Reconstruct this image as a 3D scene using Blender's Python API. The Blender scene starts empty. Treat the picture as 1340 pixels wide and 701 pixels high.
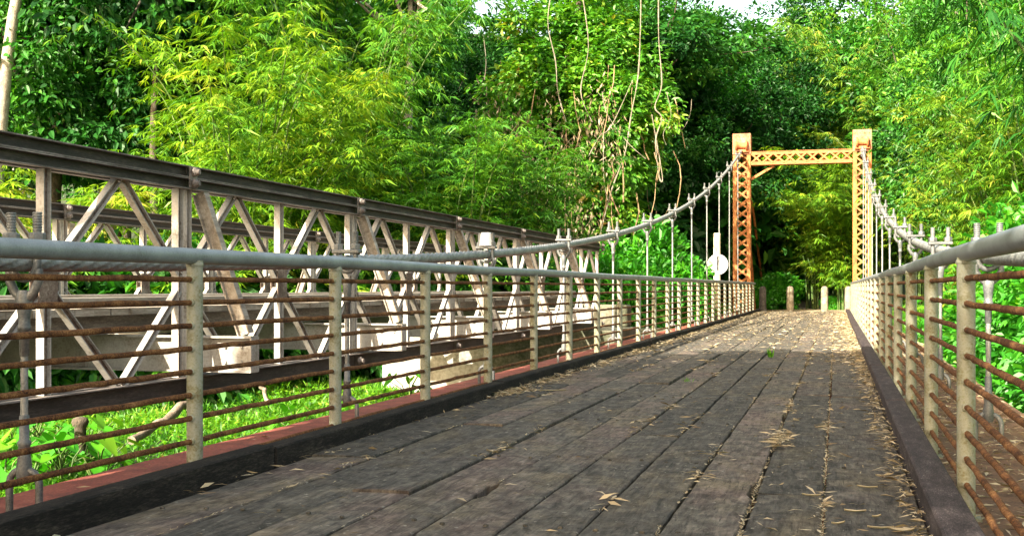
import bpy, math, random
import numpy as np
from mathutils import Vector, Matrix

R = math.radians
C = bpy.context.scene.collection
scene = bpy.context.scene
rng = np.random.default_rng(7)
random.seed(7)

# ------------------------------------------------------------------ camera frame
TH = R(15.4)                     # camera yaw to the left of the bridge axis (+Y)
ST, CT = math.sin(TH), math.cos(TH)
FPX = 1540.0                     # focal length in photo pixels
CAMZ = 0.90

def at(u, z, v=None):
    """world point seen at photo column u (row v) at camera depth z"""
    xc = (u - 670.0) / FPX * z
    x, y = -ST * z + CT * xc, CT * z + ST * xc
    if v is None:
        return x, y
    return x, y, CAMZ + (376.0 - v) * z / FPX

# ------------------------------------------------------------------ node helpers
def new_mat(name):
    m = bpy.data.materials.new(name)
    m.use_nodes = True
    nt = m.node_tree
    nt.nodes.clear()
    return m, nt

def N(nt, typ, **kw):
    n = nt.nodes.new(typ)
    for k, v in kw.items():
        if k in n.inputs:
            n.inputs[k].default_value = v
        else:
            setattr(n, k, v)
    return n

def L(nt, a, b):
    nt.links.new(a, b)

def ramp(nt, fac, stops):
    n = nt.nodes.new('ShaderNodeValToRGB')
    cr = n.color_ramp
    while len(cr.elements) > 1:
        cr.elements.remove(cr.elements[-1])
    cr.elements[0].position = stops[0][0]
    cr.elements[0].color = (*stops[0][1], 1)
    for p, c in stops[1:]:
        e = cr.elements.new(p)
        e.color = (*c, 1)
    if fac is not None:
        L(nt, fac, n.inputs['Fac'])
    return n.outputs['Color']

def noise(nt, scale, detail=5, rough=0.6, coord='Object', stretch=None, dist=0.0):
    tc = N(nt, 'ShaderNodeTexCoord')
    oi = N(nt, 'ShaderNodeObjectInfo')
    va = N(nt, 'ShaderNodeVectorMath'); va.operation = 'ADD'
    cx = N(nt, 'ShaderNodeCombineXYZ')
    for q in 'XYZ': L(nt, mth(nt, 'MULTIPLY', oi.outputs['Random'], {'X': 13.0, 'Y': 29.0, 'Z': 47.0}[q]), cx.inputs[q])
    L(nt, tc.outputs[coord], va.inputs[0]); L(nt, cx.outputs[0], va.inputs[1])
    src = va.outputs[0]
    if stretch:
        mp = N(nt, 'ShaderNodeMapping')
        mp.inputs['Scale'].default_value = stretch
        L(nt, src, mp.inputs['Vector'])
        src = mp.outputs['Vector']
    n = N(nt, 'ShaderNodeTexNoise')
    n.inputs['Scale'].default_value = scale
    n.inputs['Detail'].default_value = detail
    n.inputs['Roughness'].default_value = rough
    n.inputs['Distortion'].default_value = dist
    L(nt, src, n.inputs['Vector'])
    return n.outputs['Fac']

def mixc(nt, fac, a, b, mode='MIX'):
    n = nt.nodes.new('ShaderNodeMix')
    n.data_type = 'RGBA'
    n.blend_type = mode
    for sock, v in ((n.inputs[0], fac), (n.inputs[6], a), (n.inputs[7], b)):
        if hasattr(v, 'links') or isinstance(v, bpy.types.NodeSocket):
            L(nt, v, sock)
        elif isinstance(v, (int, float)):
            sock.default_value = v
        else:
            sock.default_value = (*v, 1)
    return n.outputs[2]

def mth(nt, op, a, b=0.5, clamp=False):
    n = nt.nodes.new('ShaderNodeMath')
    n.operation = op
    n.use_clamp = clamp
    for i, v in enumerate((a, b)):
        if isinstance(v, bpy.types.NodeSocket):
            L(nt, v, n.inputs[i])
        else:
            n.inputs[i].default_value = v
    return n.outputs[0]

def finish(nt, col, rough=0.7, metal=0.0, height=None, bump=0.3, dist=0.01, spec=0.5):
    p = N(nt, 'ShaderNodeBsdfPrincipled')
    if isinstance(col, bpy.types.NodeSocket):
        L(nt, col, p.inputs['Base Color'])
    else:
        p.inputs['Base Color'].default_value = (*col, 1)
    if isinstance(rough, bpy.types.NodeSocket):
        L(nt, rough, p.inputs['Roughness'])
    else:
        p.inputs['Roughness'].default_value = rough
    p.inputs['Metallic'].default_value = metal
    p.inputs['Specular IOR Level'].default_value = spec
    if height is not None:
        b = N(nt, 'ShaderNodeBump')
        b.inputs['Strength'].default_value = bump
        b.inputs['Distance'].default_value = dist
        L(nt, height, b.inputs['Height'])
        L(nt, b.outputs['Normal'], p.inputs['Normal'])
    o = N(nt, 'ShaderNodeOutputMaterial')
    L(nt, p.outputs[0], o.inputs['Surface'])

M = {}

def blotch(name, stops, scale=6, rough=0.7, metal=0.0, bump=0.3, dist=0.004, fine=60, fine_amt=0.35, stretch=None, spec=0.5):
    m, nt = new_mat(name)
    a = noise(nt, scale, 8, 0.65, stretch=stretch)
    b = noise(nt, fine, 4, 0.6, stretch=stretch)
    f = mth(nt, 'ADD', mth(nt, 'MULTIPLY', a, 1 - fine_amt), mth(nt, 'MULTIPLY', b, fine_amt))
    f = mth(nt, 'ADD', mth(nt, 'MULTIPLY', mth(nt, 'SUBTRACT', f, .5), 1.5), .5, True)
    col = ramp(nt, f, stops)
    finish(nt, col, rough, metal, b, bump, dist, spec)
    M[name] = m
    return m

blotch('rail_paint', [(0.25, (.11, .060, .025)), (0.36, (.17, .155, .075)), (0.46, (.23, .23, .155)), (0.56, (.28, .285, .23)), (0.66, (.21, .215, .12)), (0.76, (.22, .105, .035))], 7, .6, 0, .25, .003, 90, .4)
blotch('handrail_paint', [(0.25, (.13, .13, .12)), (0.42, (.20, .22, .225)), (0.6, (.27, .295, .30)), (0.75, (.24, .21, .16))], 4, .42, .15, .15, .002, 120, .3)
blotch('rust', [(0.28, (.020, .009, .006)), (0.42, (.085, .034, .014)), (0.56, (.19, .082, .028)), (0.72, (.36, .19, .075))], 14, .9, 0, .9, .006, 130, .5, spec=.2)
blotch('cable_steel', [(0.3, (.15, .15, .145)), (0.5, (.27, .28, .27)), (0.7, (.40, .39, .36))], 9, .5, .25, .2, .002, 110, .4)
blotch('galvanised', [(0.3, (.075, .08, .075)), (0.5, (.15, .158, .158)), (0.68, (.25, .25, .235))], 8, .5, .3, .2, .002, 100, .4)
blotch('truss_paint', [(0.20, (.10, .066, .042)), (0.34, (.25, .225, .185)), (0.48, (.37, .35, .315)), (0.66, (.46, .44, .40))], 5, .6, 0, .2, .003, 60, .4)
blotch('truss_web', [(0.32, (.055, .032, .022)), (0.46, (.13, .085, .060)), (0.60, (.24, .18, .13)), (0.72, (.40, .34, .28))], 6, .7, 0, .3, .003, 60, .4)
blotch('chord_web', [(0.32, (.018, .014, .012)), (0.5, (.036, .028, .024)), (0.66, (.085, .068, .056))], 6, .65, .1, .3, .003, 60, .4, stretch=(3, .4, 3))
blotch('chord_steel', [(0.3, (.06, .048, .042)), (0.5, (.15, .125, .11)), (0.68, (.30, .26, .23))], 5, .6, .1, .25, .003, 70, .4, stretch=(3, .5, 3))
blotch('tower_paint', [(0.28, (.16, .042, .013)), (0.42, (.35, .115, .024)), (0.56, (.46, .185, .042)), (0.72, (.50, .29, .11))], 4, .65, 0, .2, .003, 40, .35)
blotch('tower_rust', [(0.3, (.28, .075, .03)), (0.5, (.55, .16, .05)), (0.7, (.68, .27, .09))], 6, .8, 0, .3, .003, 50, .4)
blotch('tower_cap_paint', [(0.3, (.26, .080, .035)), (0.5, (.40, .165, .080)), (0.7, (.48, .28, .17))], 5, .7, 0, .2, .003, 40, .35)
blotch('red_lead', [(0.25, (.06, .025, .016)), (0.40, (.16, .040, .024)), (0.56, (.27, .062, .036)), (0.74, (.34, .16, .10))], 6, .75, 0, .3, .004, 70, .45)
blotch('brown_girder', [(0.25, (.04, .022, .014)), (0.42, (.11, .055, .028)), (0.58, (.20, .10, .05)), (0.74, (.30, .19, .11))], 6, .8, 0, .3, .004, 70, .45)
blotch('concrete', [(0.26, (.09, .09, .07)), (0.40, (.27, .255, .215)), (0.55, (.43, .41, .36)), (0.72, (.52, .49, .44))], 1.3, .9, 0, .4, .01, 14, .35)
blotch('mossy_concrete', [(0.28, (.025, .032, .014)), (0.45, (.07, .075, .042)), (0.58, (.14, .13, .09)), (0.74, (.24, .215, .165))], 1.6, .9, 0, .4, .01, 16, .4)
blotch('grey_timber', [(0.3, (.16, .13, .10)), (0.5, (.30, .26, .21)), (0.7, (.46, .42, .36))], 4, .85, 0, .4, .004, 40, .4, stretch=(6, .5, 6))
blotch('dark_pipe', [(0.3, (.02, .02, .018)), (0.5, (.05, .05, .045)), (0.72, (.12, .115, .10))], 3, .6, .1, .2, .003, 40, .4)
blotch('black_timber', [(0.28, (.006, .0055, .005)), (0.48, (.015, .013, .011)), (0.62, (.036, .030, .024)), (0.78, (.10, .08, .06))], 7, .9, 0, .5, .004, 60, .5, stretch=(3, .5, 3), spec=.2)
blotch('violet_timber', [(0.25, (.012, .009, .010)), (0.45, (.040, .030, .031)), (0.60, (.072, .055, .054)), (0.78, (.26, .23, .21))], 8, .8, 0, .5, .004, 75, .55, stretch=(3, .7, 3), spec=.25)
blotch('bollard_stone', [(0.3, (.10, .085, .055)), (0.5, (.24, .205, .145)), (0.7, (.38, .34, .26))], 5, .9, 0, .4, .006, 40, .4)
blotch('bollard_shade_tone', [(0.3, (.05, .045, .04)), (0.5, (.10, .09, .08)), (0.7, (.2, .18, .16))], 5, .9, 0, .4, .006, 40, .4)  # darker copy of the bollard stone, dappled shade put into the colour
blotch('sign_white', [(0.3, (.70, .70, .68)), (0.6, (.82, .82, .80))], 6, .5, 0, .05, .001, 40, .3)
blotch('sign_post_paint', [(0.3, (.50, .42, .22)), (0.5, (.68, .60, .38)), (0.7, (.75, .70, .52))], 5, .7, 0, .2, .003, 40, .4)
blotch('dark_slot', [(0.3, (.03, .03, .03)), (0.7, (.07, .07, .06))], 6, .7)
blotch('white_cap', [(0.3, (.66, .66, .64)), (0.6, (.82, .81, .79))], 6, .5, 0, .05, .001, 40, .3)
blotch('bark', [(0.3, (.035, .028, .020)), (0.5, (.085, .066, .045)), (0.7, (.17, .14, .10))], 5, .95, 0, .8, .02, 30, .5, stretch=(3, 3, .7))
blotch('pale_bark', [(0.3, (.14, .11, .085)), (0.5, (.32, .27, .21)), (0.7, (.50, .46, .39))], 4, .95, 0, .6, .015, 24, .5, stretch=(2, 2, 1.4))
blotch('vine_bark', [(0.3, (.09, .075, .05)), (0.5, (.22, .19, .135)), (0.7, (.36, .32, .25))], 6, .9, 0, .5, .01, 40, .4)
blotch('dry_vine', [(0.3, (.14, .09, .045)), (0.5, (.30, .20, .10)), (0.7, (.46, .34, .19))], 3, .9, 0, .4, .01, 30, .4)
blotch('culm', [(0.3, (.03, .07, .012)), (0.5, (.07, .13, .022)), (0.7, (.17, .20, .05))], 3, .6, 0, .1, .01, 10, .3)
blotch('yellow_culm', [(0.3, (.42, .28, .03)), (0.5, (.60, .42, .05)), (0.7, (.55, .45, .08))], 3, .5, 0, .1, .01, 10, .3)
blotch('forest_floor', [(0.3, (.016, .026, .008)), (0.5, (.035, .055, .014)), (0.7, (.075, .075, .03))], .5, .95, 0, .6, .05, 6, .45)
blotch('track_dirt', [(0.3, (.22, .17, .10)), (0.5, (.34, .27, .17)), (0.7, (.44, .36, .24))], .8, .95, 0, .5, .02, 14, .45)
blotch('log_wood', [(0.3, (.10, .075, .05)), (0.5, (.23, .18, .13)), (0.7, (.36, .30, .23))], 5, .9, 0, .6, .01, 40, .4)

# weathered deck planks: per-plank tint attribute + grain along the plank
def deck_mat():
    m, nt = new_mat('deck_wood')
    at_ = N(nt, 'ShaderNodeAttribute'); at_.attribute_name = 'tint'
    t = at_.outputs['Fac']
    tc = N(nt, 'ShaderNodeTexCoord')
    # shift the grain of every plank
    cx = N(nt, 'ShaderNodeCombineXYZ'); L(nt, mth(nt, 'MULTIPLY', t, 37.0), cx.inputs['X']); L(nt, mth(nt, 'MULTIPLY', t, 91.0), cx.inputs['Y'])
    va = N(nt, 'ShaderNodeVectorMath'); va.operation = 'ADD'
    L(nt, tc.outputs['Object'], va.inputs[0]); L(nt, cx.outputs[0], va.inputs[1])
    def ns(scale, st, det=6, ro=.65, di=0.0):
        mp = N(nt, 'ShaderNodeMapping'); mp.inputs['Scale'].default_value = st
        L(nt, va.outputs[0], mp.inputs['Vector'])
        n = N(nt, 'ShaderNodeTexNoise'); n.inputs['Scale'].default_value = scale; n.inputs['Detail'].default_value = det
        n.inputs['Roughness'].default_value = ro; n.inputs['Distortion'].default_value = di
        L(nt, mp.outputs[0], n.inputs['Vector']); return n.outputs['Fac']
    grain = ns(6, (5, .6, 1), 10, .75, 1.2)
    mott = ns(11, (1, .75, 1), 8, .72, .5)
    fine = ns(46, (2.2, .16, 1), 5, .75, .8)
    cross = ns(60, (.35, 1.6, 1), 4, .7, .6)
    big = ns(1.5, (1, .55, 1), 6, .65)
    big2 = ns(2.4, (1, .6, 1), 6, .65, .4)
    speck = ns(30, (1, .7, 1), 3, .5)
    f = mth(nt, 'ADD', mth(nt, 'MULTIPLY', grain, .5), mth(nt, 'MULTIPLY', mott, .5))
    f = mth(nt, 'ADD', mth(nt, 'MULTIPLY', mth(nt, 'SUBTRACT', f, .5), 2.2), .5, True)
    c = ramp(nt, f, [(.15, (.018, .017, .015)), (.38, (.050, .047, .042)), (.55, (.090, .084, .074)), (.72, (.14, .130, .112)), (.9, (.22, .205, .175))])
    warm = ramp(nt, f, [(.15, (.030, .019, .017)), (.40, (.088, .060, .054)), (.60, (.155, .110, .098)), (.85, (.26, .20, .175))])
    tan = ramp(nt, f, [(.15, (.030, .025, .017)), (.40, (.090, .075, .052)), (.60, (.155, .132, .094)), (.85, (.26, .225, .165))])
    wm = mth(nt, 'MULTIPLY', mth(nt, 'SUBTRACT', mth(nt, 'ADD', big, mth(nt, 'MULTIPLY', t, .22)), .63), 7.0, True)
    c = mixc(nt, mth(nt, 'MULTIPLY', wm, .5), c, warm)
    tm = mth(nt, 'MULTIPLY', mth(nt, 'SUBTRACT', big2, .50), 7.0, True)
    c = mixc(nt, mth(nt, 'MULTIPLY', tm, .75), c, tan)
    tone = ramp(nt, t, [(0, (.84, .84, .81)), (.5, (1.08, 1.07, 1.03)), (1, (1.40, 1.37, 1.29))])
    c = mixc(nt, 1.0, c, tone, 'MULTIPLY')
    worn = ns(4.2, (1.2, .5, 1), 9, .74, .8)
    wq = mth(nt, 'MULTIPLY', mth(nt, 'SUBTRACT', worn, .565), 9.0, True)
    c = mixc(nt, mth(nt, 'MULTIPLY', wq, .6), c, ramp(nt, f, [(.2, (.10, .085, .068)), (.8, (.33, .29, .235))]))
    dk_ = mth(nt, 'MULTIPLY', mth(nt, 'SUBTRACT', .43, worn), 8.0, True)
    c = mixc(nt, mth(nt, 'MULTIPLY', dk_, .6), c, (.020, .018, .016))
    crack = mth(nt, 'MULTIPLY', mth(nt, 'SUBTRACT', fine, .57), 9.0, True)
    c = mixc(nt, mth(nt, 'MULTIPLY', crack, .85), c, (.010, .009, .008))
    ck2 = mth(nt, 'MULTIPLY', mth(nt, 'SUBTRACT', cross, .60), 9.0, True)
    c = mixc(nt, mth(nt, 'MULTIPLY', ck2, .55), c, (.016, .014, .012))
    sp = mth(nt, 'MULTIPLY', mth(nt, 'SUBTRACT', speck, .66), 16.0, True)
    c = mixc(nt, mth(nt, 'MULTIPLY', sp, .8), c, (.30, .28, .23))
    h = mth(nt, 'SUBTRACT', mth(nt, 'ADD', f, mth(nt, 'MULTIPLY', fine, .4)), mth(nt, 'MULTIPLY', mth(nt, 'ADD', crack, ck2), .45))
    finish(nt, c, .85, 0, h, .8, .007, .2)
    M['deck_wood'] = m
deck_mat()

def leaf_mat(name, stops, trans=0.38, gloss=0.06, hue_obj=True):
    m, nt = new_mat(name)
    a = N(nt, 'ShaderNodeAttribute'); a.attribute_name = 'tint'
    f = a.outputs['Fac']
    if hue_obj:
        oi = N(nt, 'ShaderNodeObjectInfo')
        f = mth(nt, 'ADD', f, mth(nt, 'MULTIPLY', mth(nt, 'SUBTRACT', oi.outputs['Random'], .5), .22), True)
    col = ramp(nt, f, stops)
    d = N(nt, 'ShaderNodeBsdfDiffuse'); L(nt, col, d.inputs['Color'])
    tr = N(nt, 'ShaderNodeBsdfTranslucent')
    tcol = mixc(nt, 1.0, col, (1.25, 1.15, .55), 'MULTIPLY')
    L(nt, tcol, tr.inputs['Color'])
    mx = N(nt, 'ShaderNodeMixShader'); mx.inputs[0].default_value = trans
    L(nt, d.outputs[0], mx.inputs[1]); L(nt, tr.outputs[0], mx.inputs[2])
    g = N(nt, 'ShaderNodeBsdfGlossy'); g.inputs['Roughness'].default_value = .5; g.inputs['Color'].default_value = (.9, .95, .85, 1)
    m2 = N(nt, 'ShaderNodeMixShader'); m2.inputs[0].default_value = gloss
    L(nt, mx.outputs[0], m2.inputs[1]); L(nt, g.outputs[0], m2.inputs[2])
    o = N(nt, 'ShaderNodeOutputMaterial'); L(nt, m2.outputs[0], o.inputs['Surface'])
    M[name] = m

leaf_mat('bamboo_leaf', [(0, (.036, .14, .006)), (.35, (.11, .28, .008)), (.65, (.23, .40, .012)), (.88, (.38, .46, .024)), (1, (.44, .36, .08))], .42, .04)
leaf_mat('bamboo_leaf_green', [(0, (.018, .10, .007)), (.4, (.055, .21, .009)), (.75, (.14, .33, .012)), (1, (.30, .42, .025))], .40, .04)
leaf_mat('bamboo_leaf_olive', [(0, (.026, .11, .006)), (.4, (.085, .23, .009)), (.72, (.19, .33, .014)), (1, (.38, .38, .05))], .42, .04)
leaf_mat('broad_leaf', [(0, (.012, .085, .010)), (.4, (.028, .165, .012)), (.75, (.070, .27, .014)), (1, (.17, .36, .02))], .36, .035)
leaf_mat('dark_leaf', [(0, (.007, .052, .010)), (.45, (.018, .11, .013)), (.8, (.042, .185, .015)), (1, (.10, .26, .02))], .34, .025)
leaf_mat('fresh_leaf', [(0, (.016, .15, .006)), (.4, (.040, .28, .008)), (.75, (.095, .40, .010)), (1, (.25, .48, .025))], .42, .04)
leaf_mat('vine_leaf', [(0, (.022, .12, .006)), (.4, (.065, .25, .010)), (.75, (.15, .36, .014)), (.93, (.30, .38, .03)), (1, (.40, .24, .06))], .38, .04)
leaf_mat('grass_leaf', [(0, (.018, .095, .005)), (.4, (.055, .22, .006)), (.75, (.12, .34, .008)), (.95, (.20, .38, .018)), (1, (.36, .28, .08))], .42, .03, False)
leaf_mat('straw', [(0, (.14, .10, .06)), (.3, (.30, .23, .135)), (.65, (.44, .36, .225)), (1, (.58, .51, .36))], .12, .03, False)

# ------------------------------------------------------------------ mesh builder
class MB:
    def __init__(s):
        s.v, s.f, s.t, s.sm, s.mi = [], [], [], [], []; s.cur = 0
    def add(s, vs, fs, tint=0.5, smooth=False):
        o = len(s.v)
        s.v.extend([tuple(p) for p in vs])
        for f in fs:
            s.f.append(tuple(i + o for i in f)); s.t.append(tint); s.sm.append(smooth); s.mi.append(s.cur)
    def box(s, x0, x1, y0, y1, z0, z1, b=0.0, tint=.5):
        if b <= 0:
            vs = [(x, y, z) for z in (z0, z1) for y in (y0, y1) for x in (x0, x1)]
            fs = [(0, 2, 3, 1), (4, 5, 7, 6), (0, 1, 5, 4), (2, 6, 7, 3), (0, 4, 6, 2), (1, 3, 7, 5)]
            s.add(vs, fs, tint); return
        # chamfered box as 3 stacked rings
        def ring(i, z): return [(x0 + i, y0, z), (x1 - i, y0, z), (x1, y0 + i, z), (x1, y1 - i, z), (x1 - i, y1, z), (x0 + i, y1, z), (x0, y1 - i, z), (x0, y0 + i, z)]
        def ringin(z): return [(min(max(px, x0 + b), x1 - b), min(max(py, y0 + b), y1 - b), z) for px, py, _ in ring(b, z)]
        rs = [ringin(z0), ring(b, z0 + b), ring(b, z1 - b), ringin(z1)]
        vs = [p for r in rs for p in r]
        fs = []
        for k in range(3):
            for i in range(8):
                j = (i + 1) % 8
                fs.append((k * 8 + i, k * 8 + j, k * 8 + 8 + j, k * 8 + 8 + i))
        # caps from the 4 distinct corner points
        o = 24
        fs.append(tuple(range(7, -1, -1))); fs.append(tuple(range(o, o + 8)))
        s.add(vs, fs, tint)
    def frame(s, p0, p1, side):
        p0, p1 = Vector(p0), Vector(p1)
        d = (p1 - p0); ln = d.length; d.normalize()
        a = Vector(side); a = (a - d * a.dot(d)).normalized()
        return p0, d, ln, a, d.cross(a)
    def bar(s, p0, p1, wa, wb, side=(1, 0, 0), tint=.5, oa=0.0, ob=0.0):
        """rectangular bar from p0 to p1; wa along side, wb across"""
        p0, d, ln, a, c = s.frame(p0, p1, side)
        vs = []
        for l in (0, ln):
            for q in (-1, 1):
                for r in (-1, 1):
                    vs.append(p0 + d * l + a * (oa + q * wa / 2) + c * (ob + r * wb / 2))
        fs = [(0, 1, 3, 2), (4, 6, 7, 5), (0, 4, 5, 1), (2, 3, 7, 6), (0, 2, 6, 4), (1, 5, 7, 3)]
        s.add(vs, fs, tint)
    def ibeam(s, p0, p1, w, dep, tw=.008, tf=.010, side=(1, 0, 0), two=False):
        """I-section: flange width w along side, depth dep across"""
        s.cur = 1 if two else 0
        s.bar(p0, p1, tw, dep - 2 * tf, side)
        s.cur = 0
        s.bar(p0, p1, w, tf, side, ob=dep / 2 - tf / 2)
        s.bar(p0, p1, w, tf, side, ob=-dep / 2 + tf / 2)
    def tube(s, pts, rad, n=8, caps=True, tint=.5, smooth=True):
        pts = [Vector(p) for p in pts]
        if not isinstance(rad, (list, tuple, np.ndarray)): rad = [rad] * len(pts)
        vs, fs = [], []
        up = Vector((0, 0, 1))
        prev = None
        for i, p in enumerate(pts):
            d = (pts[min(i + 1, len(pts) - 1)] - pts[max(i - 1, 0)])
            if d.length < 1e-9: d = Vector((0, 0, 1))
            d.normalize()
            if prev is None:
                a = up.cross(d)
                if a.length < .1: a = Vector((1, 0, 0)).cross(d)
            else:
                a = prev - d * prev.dot(d)
            a.normalize(); prev = a
            b = d.cross(a)
            for k in range(n):
                t = 2 * math.pi * k / n
                vs.append(p + (a * math.cos(t) + b * math.sin(t)) * rad[i])
        for i in range(len(pts) - 1):
            for k in range(n):
                j = (k + 1) % n
                fs.append((i * n + k, i * n + j, (i + 1) * n + j, (i + 1) * n + k))
        s.add(vs, fs, tint, smooth)
        if caps:
            m = (len(pts) - 1) * n
            s.add(vs[:n][::-1], [tuple(range(n))], tint)
            s.add(vs[m:m + n], [tuple(range(n))], tint)
    def lathe(s, c, prof, n=12, axis=(0, 0, 1), tint=.5, smooth=True):
        ax = Vector(axis).normalized()
        a = ax.orthogonal().normalized(); b = ax.cross(a); c = Vector(c)
        vs, fs = [], []
        for r, h in prof:
            for k in range(n):
                t = 2 * math.pi * k / n
                vs.append(c + ax * h + (a * math.cos(t) + b * math.sin(t)) * r)
        for i in range(len(prof) - 1):
            for k in range(n):
                j = (k + 1) % n
                fs.append((i * n + k, i * n + j, (i + 1) * n + j, (i + 1) * n + k))
        s.add(vs, fs, tint, smooth)
        m = (len(prof) - 1) * n
        s.add(vs[:n][::-1], [tuple(range(n))], tint); s.add(vs[m:], [tuple(range(n))], tint)
    def mesh(s, name, mat, tint=False):
        me = bpy.data.meshes.new(name)
        me.from_pydata(s.v, [], s.f)
        me.polygons.foreach_set('use_smooth', s.sm)
        if tint:
            at_ = me.attributes.new('tint', 'FLOAT', 'FACE'); at_.data.foreach_set('value', s.t)
        for q in ([mat] if isinstance(mat, str) else mat): me.materials.append(M[q])
        me.polygons.foreach_set('material_index', s.mi)
        me.update()
        return me
    def build(s, name, mat, parent=None, tint=False):
        return link(name, s.mesh(name, mat, tint), parent)

def link(name, me, parent=None, loc=None):
    o = bpy.data.objects.new(name, me); C.objects.link(o)
    if parent is not None:
        o.parent = parent
        # parents are unrotated empties or meshes at their own location: keep world coordinates
        base = Vector((0, 0, 0)); q = parent
        while q is not None:
            base += q.location; q = q.parent
        o.location = (Vector(loc) if loc is not None else Vector((0, 0, 0))) - base
    elif loc is not None:
        o.location = loc
    return o

def tag(o, label=None, cat=None, group=None, kind=None):
    if label: o['label'] = label
    if cat: o['category'] = cat
    if group: o['group'] = group
    if kind: o['kind'] = kind
    return o

def empty(name, loc, label, cat, group=None):
    o = bpy.data.objects.new(name, None); C.objects.link(o)
    o.location = loc; o.empty_display_size = .2
    return tag(o, label, cat, group)

def sub(name, me, parent, loc=(0, 0, 0), rot=None):
    """child in the parent's local coordinates"""
    o = bpy.data.objects.new(name, me); C.objects.link(o)
    o.parent = parent; o.location = loc
    if rot is not None: o.rotation_euler = rot
    return o

def quads_mesh(name, V, mat, tint):
    """V: (n,4,3) quads"""
    n = len(V)
    me = bpy.data.meshes.new(name)
    me.vertices.add(n * 4); me.loops.add(n * 4); me.polygons.add(n)
    me.vertices.foreach_set('co', np.ascontiguousarray(V, dtype=np.float32).ravel())
    me.loops.foreach_set('vertex_index', np.arange(n * 4, dtype=np.int32))
    me.polygons.foreach_set('loop_start', np.arange(0, n * 4, 4, dtype=np.int32))
    me.polygons.foreach_set('loop_total', np.full(n, 4, dtype=np.int32))
    at_ = me.attributes.new('tint', 'FLOAT', 'FACE')
    at_.data.foreach_set('value', np.ascontiguousarray(tint, dtype=np.float32))
    me.materials.append(M[mat])
    me.update(calc_edges=True)
    return me

def norm(a):
    return a / np.maximum(np.linalg.norm(a, axis=-1, keepdims=True), 1e-9)

def leaves(P, D, Nn, ln, wd, belly=.4, droop=.12):
    """kite leaves: base P, direction D, rough normal Nn"""
    D = norm(D); S = norm(np.cross(D, Nn)); U = np.cross(S, D)
    ln = ln[:, None]; wd = wd[:, None]
    mid = P + D * ln * belly + U * ln * .04
    return np.stack([P, mid + S * wd / 2, P + D * ln - U * ln * droop, mid - S * wd / 2], 1)

def leaves6(P, D, Nn, ln, wd, droop=.12, fold=.16):
    D = norm(D); S = norm(np.cross(D, Nn)); U = np.cross(S, D)
    ln = ln[:, None]; wd = wd[:, None]
    tip = P + D * ln - U * ln * droop
    def e(t, w, sg): return P + D * ln * t + S * sg * wd * w + U * (wd * fold - ln * droop * t * t * .7)
    A = np.stack([P, e(.28, .47, 1), e(.66, .38, 1), tip], 1)
    B = np.stack([P, tip, e(.66, .38, -1), e(.28, .47, -1)], 1)
    return np.concatenate([A, B])

# ------------------------------------------------------------------ terrain
def sstep(a, b, x):
    t = np.clip((x - a) / (b - a), 0, 1)
    return t * t * (3 - 2 * t)

def ground_z(x, y):
    x = np.asarray(x, float); y = np.asarray(y, float)
    z = -1.32 + .10 * np.sin(x * .9 + 1.3) * np.cos(y * .7) + .06 * np.sin(x * 2.3 + y * 1.9)
    z = z + .12 * sstep(16, 22, y)
    z = z + np.where(x < -13, .5 * sstep(13, 20, -x) + .20 * np.maximum(-x - 15, 0), 0)
    z = z - .5 * sstep(1.5, 3.5, x) * (1 - sstep(34, 42, y)) + .18 * np.maximum(x - 9, 0)
    far = sstep(27, 42, y)
    z = z * (1 - far) + far * (-.14 + .10 * np.maximum(-x - 12, 0) + .12 * np.maximum(x - 7, 0))
    z = z + .16 * np.maximum(y - 56, 0) + .12 * np.maximum(y - 90, 0)
    return np.minimum(z, 60)

def make_ground():
    xs = np.concatenate([np.linspace(-420, -62, 14), np.linspace(-60, 40, 126), np.linspace(42, 420, 16)])
    ys = np.concatenate([np.linspace(-260, -32, 12), np.linspace(-30, 75, 132), np.linspace(77, 460, 20)])
    X, Y = np.meshgrid(xs, ys)
    Z = ground_z(X, Y)
    V = np.stack([X, Y, Z], -1).reshape(-1, 3)
    nx = len(xs)
    F = [(j * nx + i, j * nx + i + 1, (j + 1) * nx + i + 1, (j + 1) * nx + i) for j in range(len(ys) - 1) for i in range(nx - 1)]
    me = bpy.data.meshes.new('ground'); me.from_pydata(V.tolist(), [], F)
    me.polygons.foreach_set('use_smooth', [True] * len(F))
    me.materials.append(M['forest_floor'])
    tag(link('ground', me), kind='structure')
make_ground()
b = MB()
for i in range(14):
    y0, y1 = 45.35 + i * 1.2, 45.35 + (i + 1) * 1.2
    w = .02 * math.sin(i)
    b.add([(-3.3 + w, y0, -.03 + max(0, y0 - 56) * .16), (1.0, y0, -.03 + max(0, y0 - 56) * .16), (1.0, y1, -.03 + max(0, y1 - 56) * .16), (-3.3, y1, -.03 + max(0, y1 - 56) * .16)], [(0, 1, 2, 3)])
tag(b.build('path', 'track_dirt'), kind='structure')

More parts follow.
